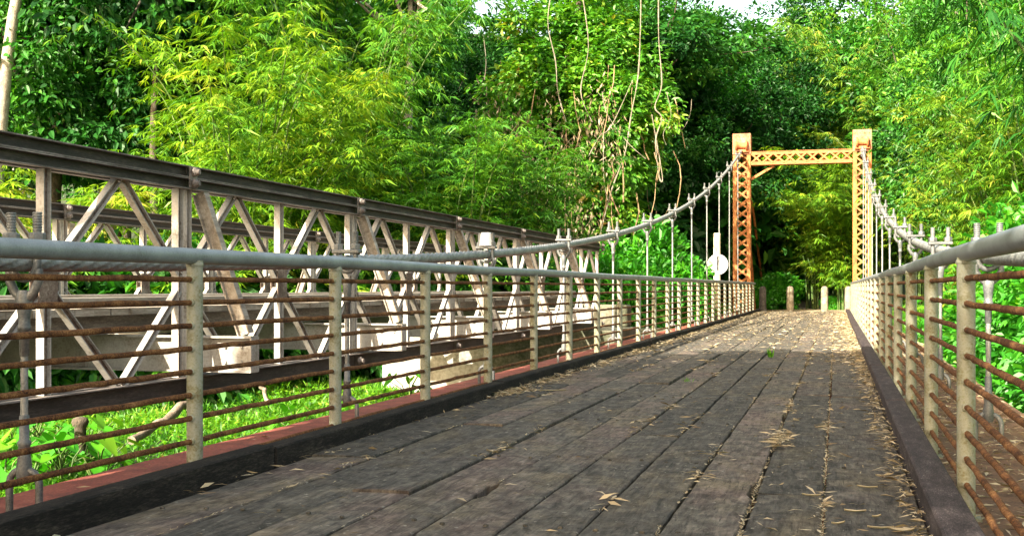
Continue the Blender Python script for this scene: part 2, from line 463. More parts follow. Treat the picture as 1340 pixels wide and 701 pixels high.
# ------------------------------------------------------------------ our bridge: deck, kerbs, girders
Y0, Y1 = -7.0, 45.3
XL, XR = -2.729, .336            # inner faces of the kerbs
bridge = empty('footbridge', (-1.2, Y0, 0), 'plank-decked footbridge with dark timber kerbs and red edge girders', 'bridge')
deck = MB()
pr = random.Random(11)
edges = [XR - .004]
x = XR - .386 + .0
bw = .29
xb = [XR, -.05]
while xb[-1] - bw > XL + .1: xb.append(xb[-1] - bw)
xb.append(XL)
litter_gaps = []
for i in range(len(xb) - 1):
    xa, xc = xb[i + 1], xb[i]
    y = Y0 - pr.uniform(0, 2)
    first = True
    while y < Y1:
        ln = pr.choice([3.2, 4.2, 5.0, 5.8]) + pr.uniform(-.2, .2)
        ya, yb_ = max(y, Y0), min(y + ln, Y1)
        y += ln
        if yb_ - ya < .3: continue
        g = .004 + pr.random() * .006
        z1 = pr.uniform(-.006, .009); tilt = pr.uniform(-.004, .004)
        x0, x1 = xa + g * pr.uniform(.2, 1.5), xc - g * pr.uniform(.2, 1.5)
        # plank outline with slightly wavering, worn edges
        n = max(3, int((yb_ - ya) / .11))
        t = pr.random()
        yy = [ya + .004 + (yb_ - ya - .008) * k / n for k in range(n + 1)]
        wl = [abs(pr.gauss(0, .003)) for _ in yy]; wr = [-abs(pr.gauss(0, .003)) for _ in yy]
        # a chipped edge here and there
        for _ in range(pr.choice([0, 1, 1, 2, 3])):
            k = pr.randrange(1, n); d_ = pr.uniform(.010, .040); m_ = pr.choice([1, 2, 3]); lft = pr.random() < .5
            for q in range(k, min(n, k + m_)):
                if lft: wl[q] = max(wl[q], d_ * pr.uniform(.5, 1))
                else: wr[q] = min(wr[q], -d_ * pr.uniform(.5, 1))
        bv = .006
        vs = []
        for k, q in enumerate(yy):
            zz = z1 + .003 * math.sin(q * 1.7 + i)
            a0, a1 = x0 + wl[k], x1 + wr[k]
            vs += [(a0, q, -.06), (a0, q, zz - bv + tilt), (a0 + bv, q, zz + tilt), ((a0 + a1) / 2, q, zz + .002), (a1 - bv, q, zz - tilt), (a1, q, zz - bv - tilt), (a1, q, -.06)]
        fs = []
        for k in range(n):
            for c in range(6):
                fs.append((k * 7 + c, k * 7 + c + 1, (k + 1) * 7 + c + 1, (k + 1) * 7 + c)[::-1])
        fs.append((0, 1, 2, 3, 4, 5, 6)); e = n * 7; fs.append((e + 6, e + 5, e + 4, e + 3, e + 2, e + 1, e))
        deck.add(vs, fs, t)
for i in range(len(xb) - 1):
    for k in range(46):
        yy = Y0 + .6 + 1.78 * (k // 2) * 1.0 + pr.uniform(-.05, .05)
        if yy > Y1 - .1: break
        xx = xb[i] - (xb[i] - xb[i + 1]) * (.24 if k % 2 else .76) + pr.uniform(-.015, .015)
        deck.lathe((xx, yy, .002), [(.011, 0), (.011, .005), (.007, .008)], 8, tint=0.0)
deck.build('deck', 'deck_wood', bridge, True)
# steel under the planks (seen through gaps as dark), edge girders either side
b = MB()
y = Y0 + .6
while y < Y1:
    b.ibeam((XL - .95, y, -.27), (XR + .98, y, -.27), .12, .18, .01, .014, (0, 1, 0)); y += 1.78
b.build('cross_beam', 'red_lead', bridge)
for xa, xc in ((-3.76, -2.735), (.342, 1.40)):
    g = MB()
    g.box(xa, xc, Y0, Y1, -.10, -.078)
    xo = xa if xa < -3 else xc
    xi = xc if xa < -3 else xa
    g.box(min(xo, xo + (.02 if xa < -3 else -.02)), max(xo, xo + (.02 if xa < -3 else -.02)), Y0, Y1, -.42, -.1022)
    g.box(min(xi, xi + (-.03 if xa < -3 else .03)), max(xi, xi + (-.03 if xa < -3 else .03)), Y0, Y1, -.42, -.1022)
    g.build('edge_girder', 'red_lead' if xa < -3 else 'brown_girder', bridge)
kr = random.Random(5)
for side in (-1, 1):
    y = Y0
    while y < Y1 - .2:
        ln = kr.uniform(3.6, 4.6)
        ya, yb_ = y, min(y + ln, Y1)
        y += ln + .006
        j = kr.uniform(-.006, .006); jz = kr.uniform(-.006, .008)
        k = MB()
        if side < 0: k.box(XL - .112 + j, XL + j, ya, yb_, -.076, .10 + jz, .008)
        else: k.box(XR + j, XR + .135 + j, ya, yb_, -.076, .10 + jz, .008)
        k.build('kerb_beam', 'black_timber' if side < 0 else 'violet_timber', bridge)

# ------------------------------------------------------------------ railings
POST_STEP = 1.617
RT = CAMZ + .147
def railing(xp, label, first_y, POST_STEP):
    r = empty('railing', (xp, Y0, 0), label, 'railing')
    h = MB()
    npt = 60
    h.tube([(xp + .003 * math.sin(i * 1.3), Y0 + (44.6 - Y0) * i / npt, RT + .003 * math.sin(i * .9)) for i in range(npt + 1)], .0385, 14)
    h.build('handrail', 'handrail_paint', r)
    ys = []
    y = first_y
    while y - POST_STEP > Y0: y -= POST_STEP
    while y < 44.7:
        ys.append(y); y += POST_STEP
    p = MB()
    p.tube([(0, 0, -.08), (0, 0, .4), (0, 0, RT - .02)], .038, 14)
    p.box(-.06, .06, -.06, .06, -.0775, -.066)
    for k in range(1, 10):
        for sg in (-1, 1):
            p.lathe((0, sg * .0345, RT - .1085 * k), [(.021, 0), (.0195, .005), (.015, .009)], 9, (0, sg, 0))
    p.lathe((0, 0, RT - .05), [(.039, 0), (.0425, .006), (.042, .013), (.0385, .020)], 14)
    me = p.mesh('rail_post', 'rail_paint')
    pr2 = random.Random(3)
    for y in ys:
        o = link('rail_post', me, r, (xp, y, 0)); o.rotation_euler.z = pr2.uniform(-.03, .03)
    for k in range(1, 10):
        b_ = MB()
        z = RT - .1085 * k
        zz, pts, rad = 0, [], []
        q = random.Random(k * 7 + int(xp * 10))
        yy = Y0 + .2
        while yy < 44.5:
            pts.append((xp + q.gauss(0, .0012), yy, z + q.gauss(0, .0014))); rad.append(.0130 + q.uniform(-.0008, .0009)); yy += .12 if yy < 16 else .4
        b_.tube(pts, rad, 9)
        b_.build('rail_bar', 'rust', r)
    return ys
railing(-2.92, 'long rusty-barred metal railing on the left edge of the deck', 4.96, 1.617)
# right post at u=1265: depth 1540*.53/(.964*170)
z_r = FPX * .53 / (CT * 170.0)
railing(.53, 'rusty-barred metal railing on the right edge of the deck, beside the leafy bank', (z_r + .53 * ST) / CT, 1.90)

# ------------------------------------------------------------------ main cables, hangers
AL, AR = -3.38, .91
YT = 44.6
def cable_h(y):
    return CAMZ + .10 + .0028 * max(0, y - 2.2) ** 2 + .0007 * min(0, y - 2.2) ** 2
def cable_path(xc, y0, y1, step):
    pts = []; y = y0
    while y < y1: pts.append(Vector((xc, y, cable_h(y)))); y += step
    pts.append(Vector((xc, y1, cable_h(y1))))
    return pts
def cable(xc, label):
    r = empty('main_cable', (xc, Y0, cable_h(Y0)), label, 'cable')
    m = MB()
    pts = cable_path(xc, Y0, YT, .035)
    n = 42; vs, fs = [], []
    for i, p in enumerate(pts):
        d = (pts[min(i + 1, len(pts) - 1)] - pts[max(i - 1, 0)]).normalized()
        a = Vector((1, 0, 0)); bb = d.cross(a).normalized()
        tw = i * .035 / .80 * 2 * math.pi
        for k in range(n):
            t = 2 * math.pi * k / n
            rr = .030 + .017 * abs(math.cos(3.5 * (t + tw))) ** .7
            vs.append(p + a * math.cos(t) * rr + bb * math.sin(t) * rr)
    for i in range(len(pts) - 1):
        for k in range(n):
            j = (k + 1) % n
            fs.append((i * n + k, i * n + j, (i + 1) * n + j, (i + 1) * n + k))
    m.add(vs, fs, .5, True)
    m.build('rope', 'cable_steel', r)
    bs = MB()
    bs.tube([(xc, YT, cable_h(YT)), (xc + (.1 if xc < 0 else -.1), YT + 5, cable_h(YT) - 2.2), (xc + (.15 if xc < 0 else -.15), YT + 12.5, -.3)], .05, 10)
    bs.build('backstay', 'tower_rust', r)
    return r
cable(AL, 'thick twisted steel suspension cable sagging along the left railing')
cable(AR, 'thick twisted steel suspension cable sagging beyond the right railing')

# hanger meshes (local origin at cable centre)
def ubolt():
    m = MB()
    pts = []
    for s_ in (-1,):
        pts = [(-.066, 0, .21), (-.066, 0, .0)]
        for k in range(9):
            t = math.pi + math.pi * k / 8
            pts.append((.066 * math.cos(t), 0, .066 * math.sin(t) - .01))
        pts += [(.066, 0, .0), (.066, 0, .21)]
    m.tube(pts, .018, 9)
    for sx in (-.066, .066):
        for k in range(7):
            m.lathe((sx, 0, .13 + k * .012), [(.018, 0), (.0205, .003), (.0205, .006), (.018, .009)], 9)
    return m.mesh('u_bolt', 'galvanised')
def saddle():
    m = MB()
    m.box(-.105, .105, -.04, .04, .054, .082, .006)
    for sx in (-.066, .066):
        m.lathe((sx, 0, .0825), [(.034, 0), (.036, .004), (.036, .034), (.032, .040)], 6, smooth=False)
    return m.mesh('clamp_plate', 'galvanised')
def socket(up):
    m = MB()
    s_ = 1 if up else -1
    m.lathe((0, 0, 0), [(.026, s_ * 0), (.034, -s_ * .02), (.032, -s_ * .07), (.025, -s_ * .12), (.025, -s_ * .15), (.029, -s_ * .155), (.029, -s_ * .17), (.021, -s_ * .175), (.021, -s_ * .28), (.015, -s_ * .285)], 12)
    if up:
        for sx in (-1, 1):
            m.tube([(0, 0, -.05), (sx * .05, 0, -.005), (sx * .075, 0, .045), (sx * .07, 0, .09)], .020, 8)
    return m.mesh('socket', 'galvanised')
def shackle():
    m = MB()
    pts = [(-.075, 0, -.16), (-.075, 0, -.03)]
    for k in range(9):
        t = math.pi - math.pi * k / 8
        pts.append((.075 * math.cos(t), 0, .06 * math.sin(t) - .02))
    pts += [(.075, 0, -.03), (.075, 0, -.16)]
    m.tube(pts, .016, 8)
    return m.mesh('shackle', 'galvanised')
me_ub, me_sad, me_su, me_sl, me_sh = ubolt(), saddle(), socket(True), socket(False), shackle()
ordn = ['first', 'second', 'third', 'fourth', 'fifth', 'sixth', 'seventh', 'eighth', 'ninth', 'tenth', 'eleventh', 'twelfth', 'thirteenth', 'fourteenth', 'fifteenth', 'sixteenth']
hy = [4.34 + 3.48 * k for k in range(-1, 12)]
for side, xc in (('left', AL), ('right', AR)):
    for k, y in enumerate(hy):
        if y > 43.9: continue
        zc = cable_h(y)
        fromt = len(hy) - 1 - k
        if side == 'left' and k == 3:
            lab = 'left-side hanger rope topped by a white cap on its cable clamp'
        elif side == 'left' and k == 1:
            lab = 'nearest left-side hanger rope, its large bolts rising above the handrail'
        else:
            lab = '%s hanger rope from the orange tower on the %s cable' % (ordn[fromt], side)
        h = empty('hanger', (xc, y, zc), lab, 'hanger', 'hanger ropes of the %s cable' % side)
        sub('u_bolt', me_ub, h); sub('clamp_plate', me_sad, h)
        sub('socket', me_su, h, (0, 0, -.125))
        zlow = -.078
        zl = zlow + .15 - zc           # shackle top, local
        sub('shackle', me_sh, h, (0, 0, zl + .005))
        sub('socket', me_sl, h, (0, 0, zl - .005))
        # twisted rope between the sockets
        ztop, zbot = -.125 - .28, zl + .27
        rp = MB()
        if ztop > zbot:
            n, pts = 12, []
            st = .012 if k < 5 else .05
            cnt = max(2, int((ztop - zbot) / st))
            vs, fs = [], []
            for i in range(cnt + 1):
                z = zbot + (ztop - zbot) * i / cnt
                tw = z / .16 * 2 * math.pi
                for q in range(n):
                    t = 2 * math.pi * q / n
                    rr = .0125 + .0045 * abs(math.cos(3 * (t + tw)))
                    vs.append((math.cos(t) * rr, math.sin(t) * rr, z))
            for i in range(cnt):
                for q in range(n):
                    j = (q + 1) % n
                    fs.append((i * n + q, i * n + j, (i + 1) * n + j, (i + 1) * n + q))
            rp.add(vs, fs, .5, True)
            sub('rope', rp.mesh('hanger_rope', 'cable_steel'), h)
        if side == 'left' and k == 3:
            cp = MB(); cp.lathe((0, 0, .085), [(.074, 0), (.072, .01), (.054, .125), (.048, .132)], 16)
            sub('cap', cp.mesh('cap', 'white_cap'), h)

# ------------------------------------------------------------------ tower
tower = empty('bridge_tower', (-1.25, YT, 0), 'orange latticed steel tower portal at the far end of the bridge', 'tower')
TOPZ = CAMZ + 5.70
def leg(xc):
    w, dp = .64, .50
    chn = MB()
    for sx in (-1, 1):
        x0, x1 = (xc - w / 2, xc - w / 2 + .13) if sx < 0 else (xc + w / 2 - .13, xc + w / 2)
        chn.box(x0, x1, YT - dp / 2, YT - dp / 2 + .02, -.9, TOPZ - .78)
        chn.box(x0, x1, YT + dp / 2 - .02, YT + dp / 2, -.9, TOPZ - .78)
        xw = xc - w / 2 if sx < 0 else xc + w / 2 - .02
        chn.box(xw, xw + .02, YT - dp / 2 + .02, YT + dp / 2 - .02, -.9, TOPZ - .78)
    o = chn.build('tower_leg', 'tower_paint', tower)
    lc = MB()
    z = -.5; hgt = .36; k = 0
    while z < TOPZ - .85:
        for yf, sg in ((YT - dp / 2 - .006, -1), (YT + dp / 2 + .006, 1)):
            lc.bar((xc - .24, yf, z), (xc + .24, yf, z + hgt), .012, .062, (0, 1, 0))
            lc.bar((xc + .24, yf - .012, z), (xc - .24, yf - .012, z + hgt), .012, .062, (0, 1, 0))
        for xf in (xc - w / 2 - .007, xc + w / 2 + .007):
            lc.bar((xf, YT - .18, z), (xf, YT + .18, z + hgt), .010, .05, (1, 0, 0))
        z += hgt
    lc.build('lattice', 'tower_paint', o)
    cp = MB()
    cp.box(xc - w / 2 - .012, xc + w / 2 + .012, YT - dp / 2 - .03, YT + dp / 2 + .03, TOPZ - .778, TOPZ, .01)
    cp.build('cap_plate', 'tower_cap_paint', o)
    sd = MB()
    sd.lathe((xc - .22, YT - dp / 2 - .10, TOPZ - .46), [(.16, 0), (.19, .02), (.19, .05), (.11, .08), (.11, .36), (.19, .39), (.19, .42), (.16, .44)], 18, (1, 0, 0))
    sd.box(xc - .26, xc + .26, YT - dp / 2 - .12, YT - dp / 2 - .031, TOPZ - .70, TOPZ - .60)
    for bx in (-.24, -.08, .08, .24):
        for bz in (-.72, -.12):
            sd.lathe((xc + bx, YT - dp / 2 - .03, TOPZ + bz), [(.022, 0), (.018, .018)], 8, (0, -1, 0))
    sd.build('cable_saddle', 'tower_rust', o)
leg(AL); leg(AR)
cb = MB()
zt, zb = CAMZ + 5.00, CAMZ + 4.55
xl, xr = AL + .335, AR - .335
for yf in (YT - .2, YT + .2):
    cb.box(xl, xr, yf - .012, yf + .012, zt - .10, zt); cb.box(xl, xr, yf - .012, yf + .012, zb, zb + .10)
cb.box(xl, xr, YT - .23, YT + .23, zt + .002, zt + .022); cb.box(xl, xr, YT - .23, YT + .23, zb - .022, zb - .002)
o = cb.build('cross_beam', 'tower_rust', tower)
nb = 9
for yf in (YT - .2 - .018, YT + .2 + .018):
    cl = MB()
    for i in range(nb):
        xa, xb_ = xl + (xr - xl) * i / nb, xl + (xr - xl) * (i + 1) / nb
        cl.bar((xa, yf, zb + .05), (xb_, yf, zt - .05), .010, .06, (0, 1, 0))
        cl.bar((xa, yf - .0105, zt - .05), (xb_, yf - .0105, zb + .05), .010, .06, (0, 1, 0))
    cl.build('lattice', 'tower_paint', o)
for xa, sg in ((xl, 1), (xr, -1)):
    kb = MB()
    if sg > 0: kb.bar((xa - sg * .01, YT, CAMZ + 4.02), (xa + sg * .86, YT, zb - .03), .12, .09, (0, 1, 0))
    if sg > 0: kb.build('knee_brace', 'tower_paint', tower)
    st = MB()
    st.bar((xa - sg * .08, YT + .25, 2.6), (xa - sg * .08, YT + 3.2, -.12), .10, .08, (1, 0, 0))
    st.build('back_strut', 'tower_rust', tower)

# ------------------------------------------------------------------ steel truss bridge on the left
PW = 3.048
JY = [7.5 + PW * k for k in range(-4, 6)]       # joints: -4.7 .. 22.74
truss_root = empty('truss_bridge', (-6.2, JY[0], 0), 'weathered steel panel truss bridge running beside the footbridge', 'bridge')
ZB0, ZB1 = .125, .262
ZT0, ZTm, ZT1 = 1.60, 1.68, 1.765
def channel(m, xs_, z0, z1, ya, yb_, sg):
    """channel with its web at xs_ and flanges pointing along sg*x"""
    t = .008; w = .055
    m.cur = 1
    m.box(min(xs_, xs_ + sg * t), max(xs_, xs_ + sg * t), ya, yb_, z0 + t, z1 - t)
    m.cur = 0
    for za in (z0, z1 - t):
        m.box(min(xs_, xs_ + sg * w), max(xs_, xs_ + sg * w), ya, yb_, za, za + t)
def truss(xc):
    ch = MB()
    for i in range(len(JY) - 1):
        ya, yb_ = JY[i] + .004, JY[i + 1] - .004
        for sg in (1, -1):
            channel(ch, xc + sg * .032, ZT0, ZTm - .001, ya, yb_, sg)
            channel(ch, xc + sg * .032, ZTm + .001, ZT1, ya, yb_, sg)
            channel(ch, xc + sg * .032, ZB0, ZB1, ya, yb_, sg)
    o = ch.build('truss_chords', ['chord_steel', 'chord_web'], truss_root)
    # member meshes shared along the truss
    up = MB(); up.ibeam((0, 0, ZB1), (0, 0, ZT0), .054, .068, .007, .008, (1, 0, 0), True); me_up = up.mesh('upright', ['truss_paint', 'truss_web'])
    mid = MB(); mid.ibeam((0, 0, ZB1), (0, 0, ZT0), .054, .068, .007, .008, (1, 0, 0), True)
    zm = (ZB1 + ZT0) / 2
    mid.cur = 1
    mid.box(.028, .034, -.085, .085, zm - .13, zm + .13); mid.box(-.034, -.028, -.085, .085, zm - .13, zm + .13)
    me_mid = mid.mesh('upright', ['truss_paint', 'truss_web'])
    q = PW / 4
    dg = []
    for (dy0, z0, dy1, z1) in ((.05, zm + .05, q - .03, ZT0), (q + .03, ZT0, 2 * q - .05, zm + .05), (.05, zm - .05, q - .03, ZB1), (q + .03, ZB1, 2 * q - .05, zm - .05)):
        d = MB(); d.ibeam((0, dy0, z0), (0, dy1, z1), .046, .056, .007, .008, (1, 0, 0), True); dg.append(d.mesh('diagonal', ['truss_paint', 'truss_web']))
    bo = MB()
    bo.box(.088, .096, -.05, .05, ZT0 + .01, ZT1 - .01)
    lo_ = MB()
    for zq in ((ZT0 + ZTm) / 2, (ZTm + ZT1) / 2):
        bo.lathe((.0962, 0, zq), [(.030, 0), (.034, .006), (.034, .022), (.022, .026), (.022, .045), (.016, .05)], 10, (1, 0, 0))
    lo_.lathe((.088, 0, (ZB0 + ZB1) / 2), [(.040, 0), (.040, .02), (.024, .024), (.024, .05)], 10, (1, 0, 0))
    me_bo = bo.mesh('splice_plate', 'chord_steel'); me_lo = lo_.mesh('chord_pin', 'chord_steel')
    for i, yj in enumerate(JY):
        for dy in (-.056, .056):
            if (i == 0 and dy < 0) or (i == len(JY) - 1 and dy > 0): continue
            link('upright', me_up, o, (xc, yj + dy, 0))
        link('splice_plate', me_bo, o, (xc, yj, 0)); link('chord_pin', me_lo, o, (xc, yj, 0))
        if i < len(JY) - 1:
            link('upright', me_mid, o, (xc, yj + PW / 2, 0))
            for h in (0, PW / 2):
                for me in dg:
                    link('diagonal', me, o, (xc, yj + h, 0))
XN, XF = -4.52, -7.78
truss(XN); truss(XF)
tm = MB()
tm.ibeam((-8.25, 0, .417), (-4.05, 0, .417), .115, .262, .010, .014, (0, 1, 0))
tm.box(-4.055, -4.045, -.06, .06, .29, .545)
for bx in (-4.15, -4.28):
    for bz in (.36, .47):
        tm.lathe((bx, -.005, bz), [(.014, 0), (.012, .016)], 8, (0, -1, 0))
me_tm = tm.mesh('transom', 'truss_paint')
rk = MB()
p0, p1 = (XN + .03, 0, ZT0 - .01), (-4.12, 0, .56)
rk.bar(p0, p1, .07, .010, (0, 1, 0), ob=-.045); rk.bar(p0, p1, .07, .010, (0, 1, 0), ob=.045); rk.bar(p0, p1, .010, .08, (0, 1, 0))
me_rk = rk.mesh('raker', 'grey_timber')
rk2 = MB()
p0, p1 = (XF - .03, 0, ZT0 - .01), (-8.18, 0, .56)
rk2.bar(p0, p1, .07, .010, (0, 1, 0), ob=-.045); rk2.bar(p0, p1, .07, .010, (0, 1, 0), ob=.045); rk2.bar(p0, p1, .010, .08, (0, 1, 0))
me_rk2 = rk2.mesh('raker', 'grey_timber')
for yj in JY[:-1]:
    link('transom', me_tm, truss_root, (0, yj + .20, 0))
    link('raker', me_rk, truss_root, (0, yj + .20, 0))
    link('raker', me_rk2, truss_root, (0, yj + .20, 0))
ya, yb_ = JY[0], JY[-1] + .3
for xs_ in (-7.1, -6.6, -6.15, -5.7, -5.2):
    s_ = MB(); s_.ibeam((xs_, ya, .628), (xs_, yb_, .628), .07, .14, .008, .010, (1, 0, 0)); s_.build('stringer', 'chord_steel', truss_root)
dk = MB(); r5 = random.Random(9); y = ya
while y < yb_:
    dk.box(-7.25, -5.03 + r5.uniform(-.02, .02), y + .004, y + .216, .70, .745 + r5.uniform(0, .006)); y += .22
dk.build('deck', 'grey_timber', truss_root)
for xs_ in (-5.08, -7.12):
    kb = MB(); kb.box(xs_ - .06, xs_ + .06, ya, yb_, .755, .83, .006); kb.build('kerb_beam', 'grey_timber', truss_root)
for xs_, zz, rr in ((-6.4, .36, .09),):
    pp = MB(); pp.tube([(xs_, ya, zz), (xs_, yb_, zz)], rr, 16)
    for i in range(9): pp.lathe((xs_, 1.2 + i * 2.6, zz), [(rr + .012, 0), (rr + .014, .02), (rr + .012, .05)], 16, (0, 1, 0))
    pp.build('service_pipe', 'dark_pipe', truss_root)

# abutments
ab = MB(); ab.box(-8.6, -6.453, 21.6, 24.0, -2.2, .10, .03); ab.cur = 1; ab.box(-6.45, -3.95, 21.6, 24.0, -2.2, .10, .03); ab.box(-8.4, -4.05, 23.4, 23.95, .102, .55, .03)  # right part darker: moss, plus its shade put into the colour
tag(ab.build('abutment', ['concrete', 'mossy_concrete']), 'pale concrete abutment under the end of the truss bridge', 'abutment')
ab = MB(); ab.box(-8.6, -3.92, 28.6, 29.6, -2.0, -.12, .05)
tag(ab.build('retaining_wall', 'mossy_concrete'), 'low stained retaining wall between the abutment and the round sign', 'wall')
ab = MB(); ab.box(-4.1, 1.7, 43.2, 45.25, -2.5, -.44, .03)
tag(ab.build('abutment', 'mossy_concrete'), 'stained concrete footing under the orange tower', 'abutment')

# sign
sx, sy = at(938, 41.5)
sg = empty('round_sign', (sx, sy, -.1), 'white round sign on a pale yellow post left of the tower', 'sign')
p = MB(); p.box(sx - .12, sx + .11, sy + .03, sy + .21, -.5, 2.82, .012); p.build('post', 'sign_post_paint', sg)
p = MB(); p.lathe((sx + .03, sy + .012, CAMZ + (376 - 346) * 41.5 / FPX), [(.355, 0), (.365, .006), (.365, .014), (.355, .02)], 40, (0, -1, 0)); d_ = p.build('disc', 'sign_white', sg)
p = MB(); zc = CAMZ + (376 - 346) * 41.5 / FPX; p.box(sx + .0, sx + .06, sy - .018, sy - .0085, zc - .23, zc + .29); p.build('bar_mark', 'dark_slot', d_)

# bollards
def bollard(u, z, dark, label):
    bx, by = at(u, z)
    m = MB()
    rr = random.Random(int(u))
    m.lathe((0, 0, -.12), [(.145, 0), (.138, .3), (.134, .86), (.125, .98), (.10, 1.04), (.05, 1.07)], 16)
    o = m.build('bollard', 'bollard_shade_tone' if dark else 'bollard_stone'); o.location = (bx, by, 0)
    tag(o, label, 'bollard', 'bollards across the far end of the bridge')
bollard(998, 45.9, True, 'shade-coloured dark bollard nearest the left tower leg')
bollard(1034, 45.9, False, 'dappled grey bollard, second from the left tower leg')
bollard(1079, 45.9, False, 'pale bollard right of the middle gap at the bridge end')
bollard(1110, 45.9, False, 'pale bollard beside the right tower leg')

# ------------------------------------------------------------------ foliage generators
def bamboo_mesh(name, mat, seed, n_culm, H, spread, r0, lean=(0, 0), leaf=.28, branch=26, start=.22, culm_mat='culm', fans=4, perfan=7, wd=.115):
    g = np.random.default_rng(seed)
    cm = MB()
    P, D, Nn, Ln, T = [], [], [], [], []
    for c in range(n_culm):
        az = g.uniform(0, 2 * math.pi); r = r0 * math.sqrt(g.random())
        bx, by = r * math.cos(az), r * math.sin(az)
        az2 = az + g.normal(0, .5)
        h = H * g.uniform(.6, 1.08); sp = spread * g.uniform(.35, 1.15)
        ox, oy = math.cos(az2) * sp + lean[0] * g.uniform(.5, 1.2), math.sin(az2) * sp + lean[1] * g.uniform(.5, 1.2)
        ts = np.linspace(0, 1, 14)
        px = bx + ox * ts ** 2.2; py = by + oy * ts ** 2.2
        dr = g.uniform(.28, .5)
        pz = h * ((1 + dr) * ts - dr * ts ** 2.6)
        C3 = np.stack([px, py, pz], 1)
        cm.tube(C3[::1].tolist(), (np.linspace(.034, .004, 14)).tolist(), 6, False)
        ctint = g.normal(0, .09)
        tb = g.uniform(start, 1.0, branch)
        for t in tb:
            i = min(int(t * 13), 12); f = t * 13 - i
            p = C3[i] * (1 - f) + C3[i + 1] * f
            ba = g.uniform(0, 2 * math.pi)
            bl = g.uniform(.45, 1.25) * (1.15 - .5 * t) * H / 8
            bd = np.array([math.cos(ba), math.sin(ba), g.uniform(-.25, .45)])
            nf = fans
            btint = ctint + g.normal(0, .13)
            for k in range(nf):
                q = (k + 1) / nf
                fp = p + bd * bl * q + np.array([0, 0, -.35 * bl * q * q]) + g.normal(0, .05, 3)
                m = perfan
                fa = ba + g.normal(0, .5)
                base = np.array([math.cos(fa), math.sin(fa), g.uniform(-.55, .1)])
                sidev = np.array([-math.sin(fa), math.cos(fa), 0])
                ang = np.linspace(-1.25, 1.25, m) + g.normal(0, .18, m)
                dirs = base[None] * np.cos(ang)[:, None] + sidev[None] * np.sin(ang)[:, None]
                dirs[:, 2] -= g.uniform(.05, .95) * g.uniform(.3, 1.2, m)
                P.append(np.repeat(fp[None], m, 0)); D.append(dirs)
                nn = np.tile([0, 0, 1.], (m, 1)) + g.normal(0, .35, (m, 3)); Nn.append(nn)
                Ln.append(leaf * g.uniform(.65, 1.15) * g.uniform(.5, 1.2, m)); T.append(.5 + btint + g.normal(0, .11, m))
    P, D, Nn, Ln, T = map(np.concatenate, (P, D, Nn, Ln, T))
    V = leaves(P, D, Nn, Ln, Ln * wd * g.uniform(.8, 1.3, len(Ln)), .38, .16)
    T = np.clip(T, 0, .97)
    brown = g.random(len(T)) < .012; T[brown] = 1
    return quads_mesh(name + '_foliage', V, mat, T), cm.mesh(name + '_culms', culm_mat)

def tree_mesh(name, mat, seed, H, crown_z, rx, ry, rz, clumps, per, leaf, cr=.75, limbs=12, trunk_r=.18, bark='bark', lean=(0, 0), hang=.25, flat=.6, lo=3):
    g = np.random.default_rng(seed)
    tr = MB()
    top = np.array([lean[0], lean[1], H * .86])
    ts = np.linspace(0, 1, 10)
    wob = np.stack([np.sin(ts * 5 + seed) * .12, np.cos(ts * 4 + seed) * .12, 0 * ts], 1)
    tp = np.stack([lean[0] * ts ** 1.4, lean[1] * ts ** 1.4, -.3 + (H * .86 + .3) * ts], 1) + wob * H / 9
    tr.tube(tp.tolist(), (trunk_r * (1.15 - .95 * ts)).tolist(), 9, False)
    # clump centres fill an uneven ellipsoid, denser near its surface
    dirs = norm(g.normal(0, 1, (clumps, 3)))
    rad = g.random(clumps) ** .38
    lob = 1 + .28 * np.sin(dirs[:, 0] * 3.1 + seed) * np.cos(dirs[:, 1] * 2.7 + seed * 1.7) + .15 * np.sin(dirs[:, 2] * 5 + seed)
    cen = dirs * (rad * lob)[:, None] * np.array([rx, ry, rz]) + np.array([lean[0], lean[1], crown_z])
    idx = g.choice(clumps, min(limbs, clumps), False)
    for i in idx:
        k = g.integers(lo, 9); a = tp[k]; e = cen[i]
        m_ = (a + e) / 2 + np.array([0, 0, -.12 * np.linalg.norm(e - a)]) + g.normal(0, .15, 3)
        pts = [(a * (1 - t) ** 2 + 2 * m_ * t * (1 - t) + e * t * t).tolist() for t in np.linspace(0, 1, 7)]
        tr.tube(pts, np.linspace(trunk_r * .42, .012, 7).tolist(), 6, False)
    n = clumps * per
    ci = np.repeat(np.arange(clumps), per)
    sz = cr * g.uniform(.6, 1.25, clumps)
    off = norm(g.normal(0, 1, (n, 3))) * (g.random(n) ** .5)[:, None] * np.array([1, 1, flat]) * sz[ci][:, None]
    P = cen[ci] + off
    outd = norm(off + dirs[ci] * .4)
    D = norm(outd + g.normal(0, .6, (n, 3)) + np.array([0, 0, -hang]))
    Nn = np.array([0, 0, 1.]) + outd * .5 + g.normal(0, .45, (n, 3))
    ln = leaf * g.uniform(.6, 1.25, n)
    V = leaves6(P, D, Nn, ln, ln * g.uniform(.42, .62, n))
    ct = g.normal(0, .15, clumps)
    T = np.clip(.45 + ct[ci] + g.normal(0, .13, n), 0, 1); T = np.concatenate([T, T])
    return quads_mesh(name + '_foliage', V, mat, T), tr.mesh(name + '_trunk', bark)

def place(kind, meshes, x, y, label, cat, group=None, rot=0, sc=(1, 1, 1), parts=('foliage', 'trunk'), dz=0.0):
    z = float(ground_z(x, y)) + dz
    r = empty(kind, (x, y, z), label, cat, group)
    r.rotation_euler.z = rot; r.scale = sc
    for me, pn in zip(meshes, parts):
        sub(pn, me, r)
    return r
CU = ('foliage', 'culms')

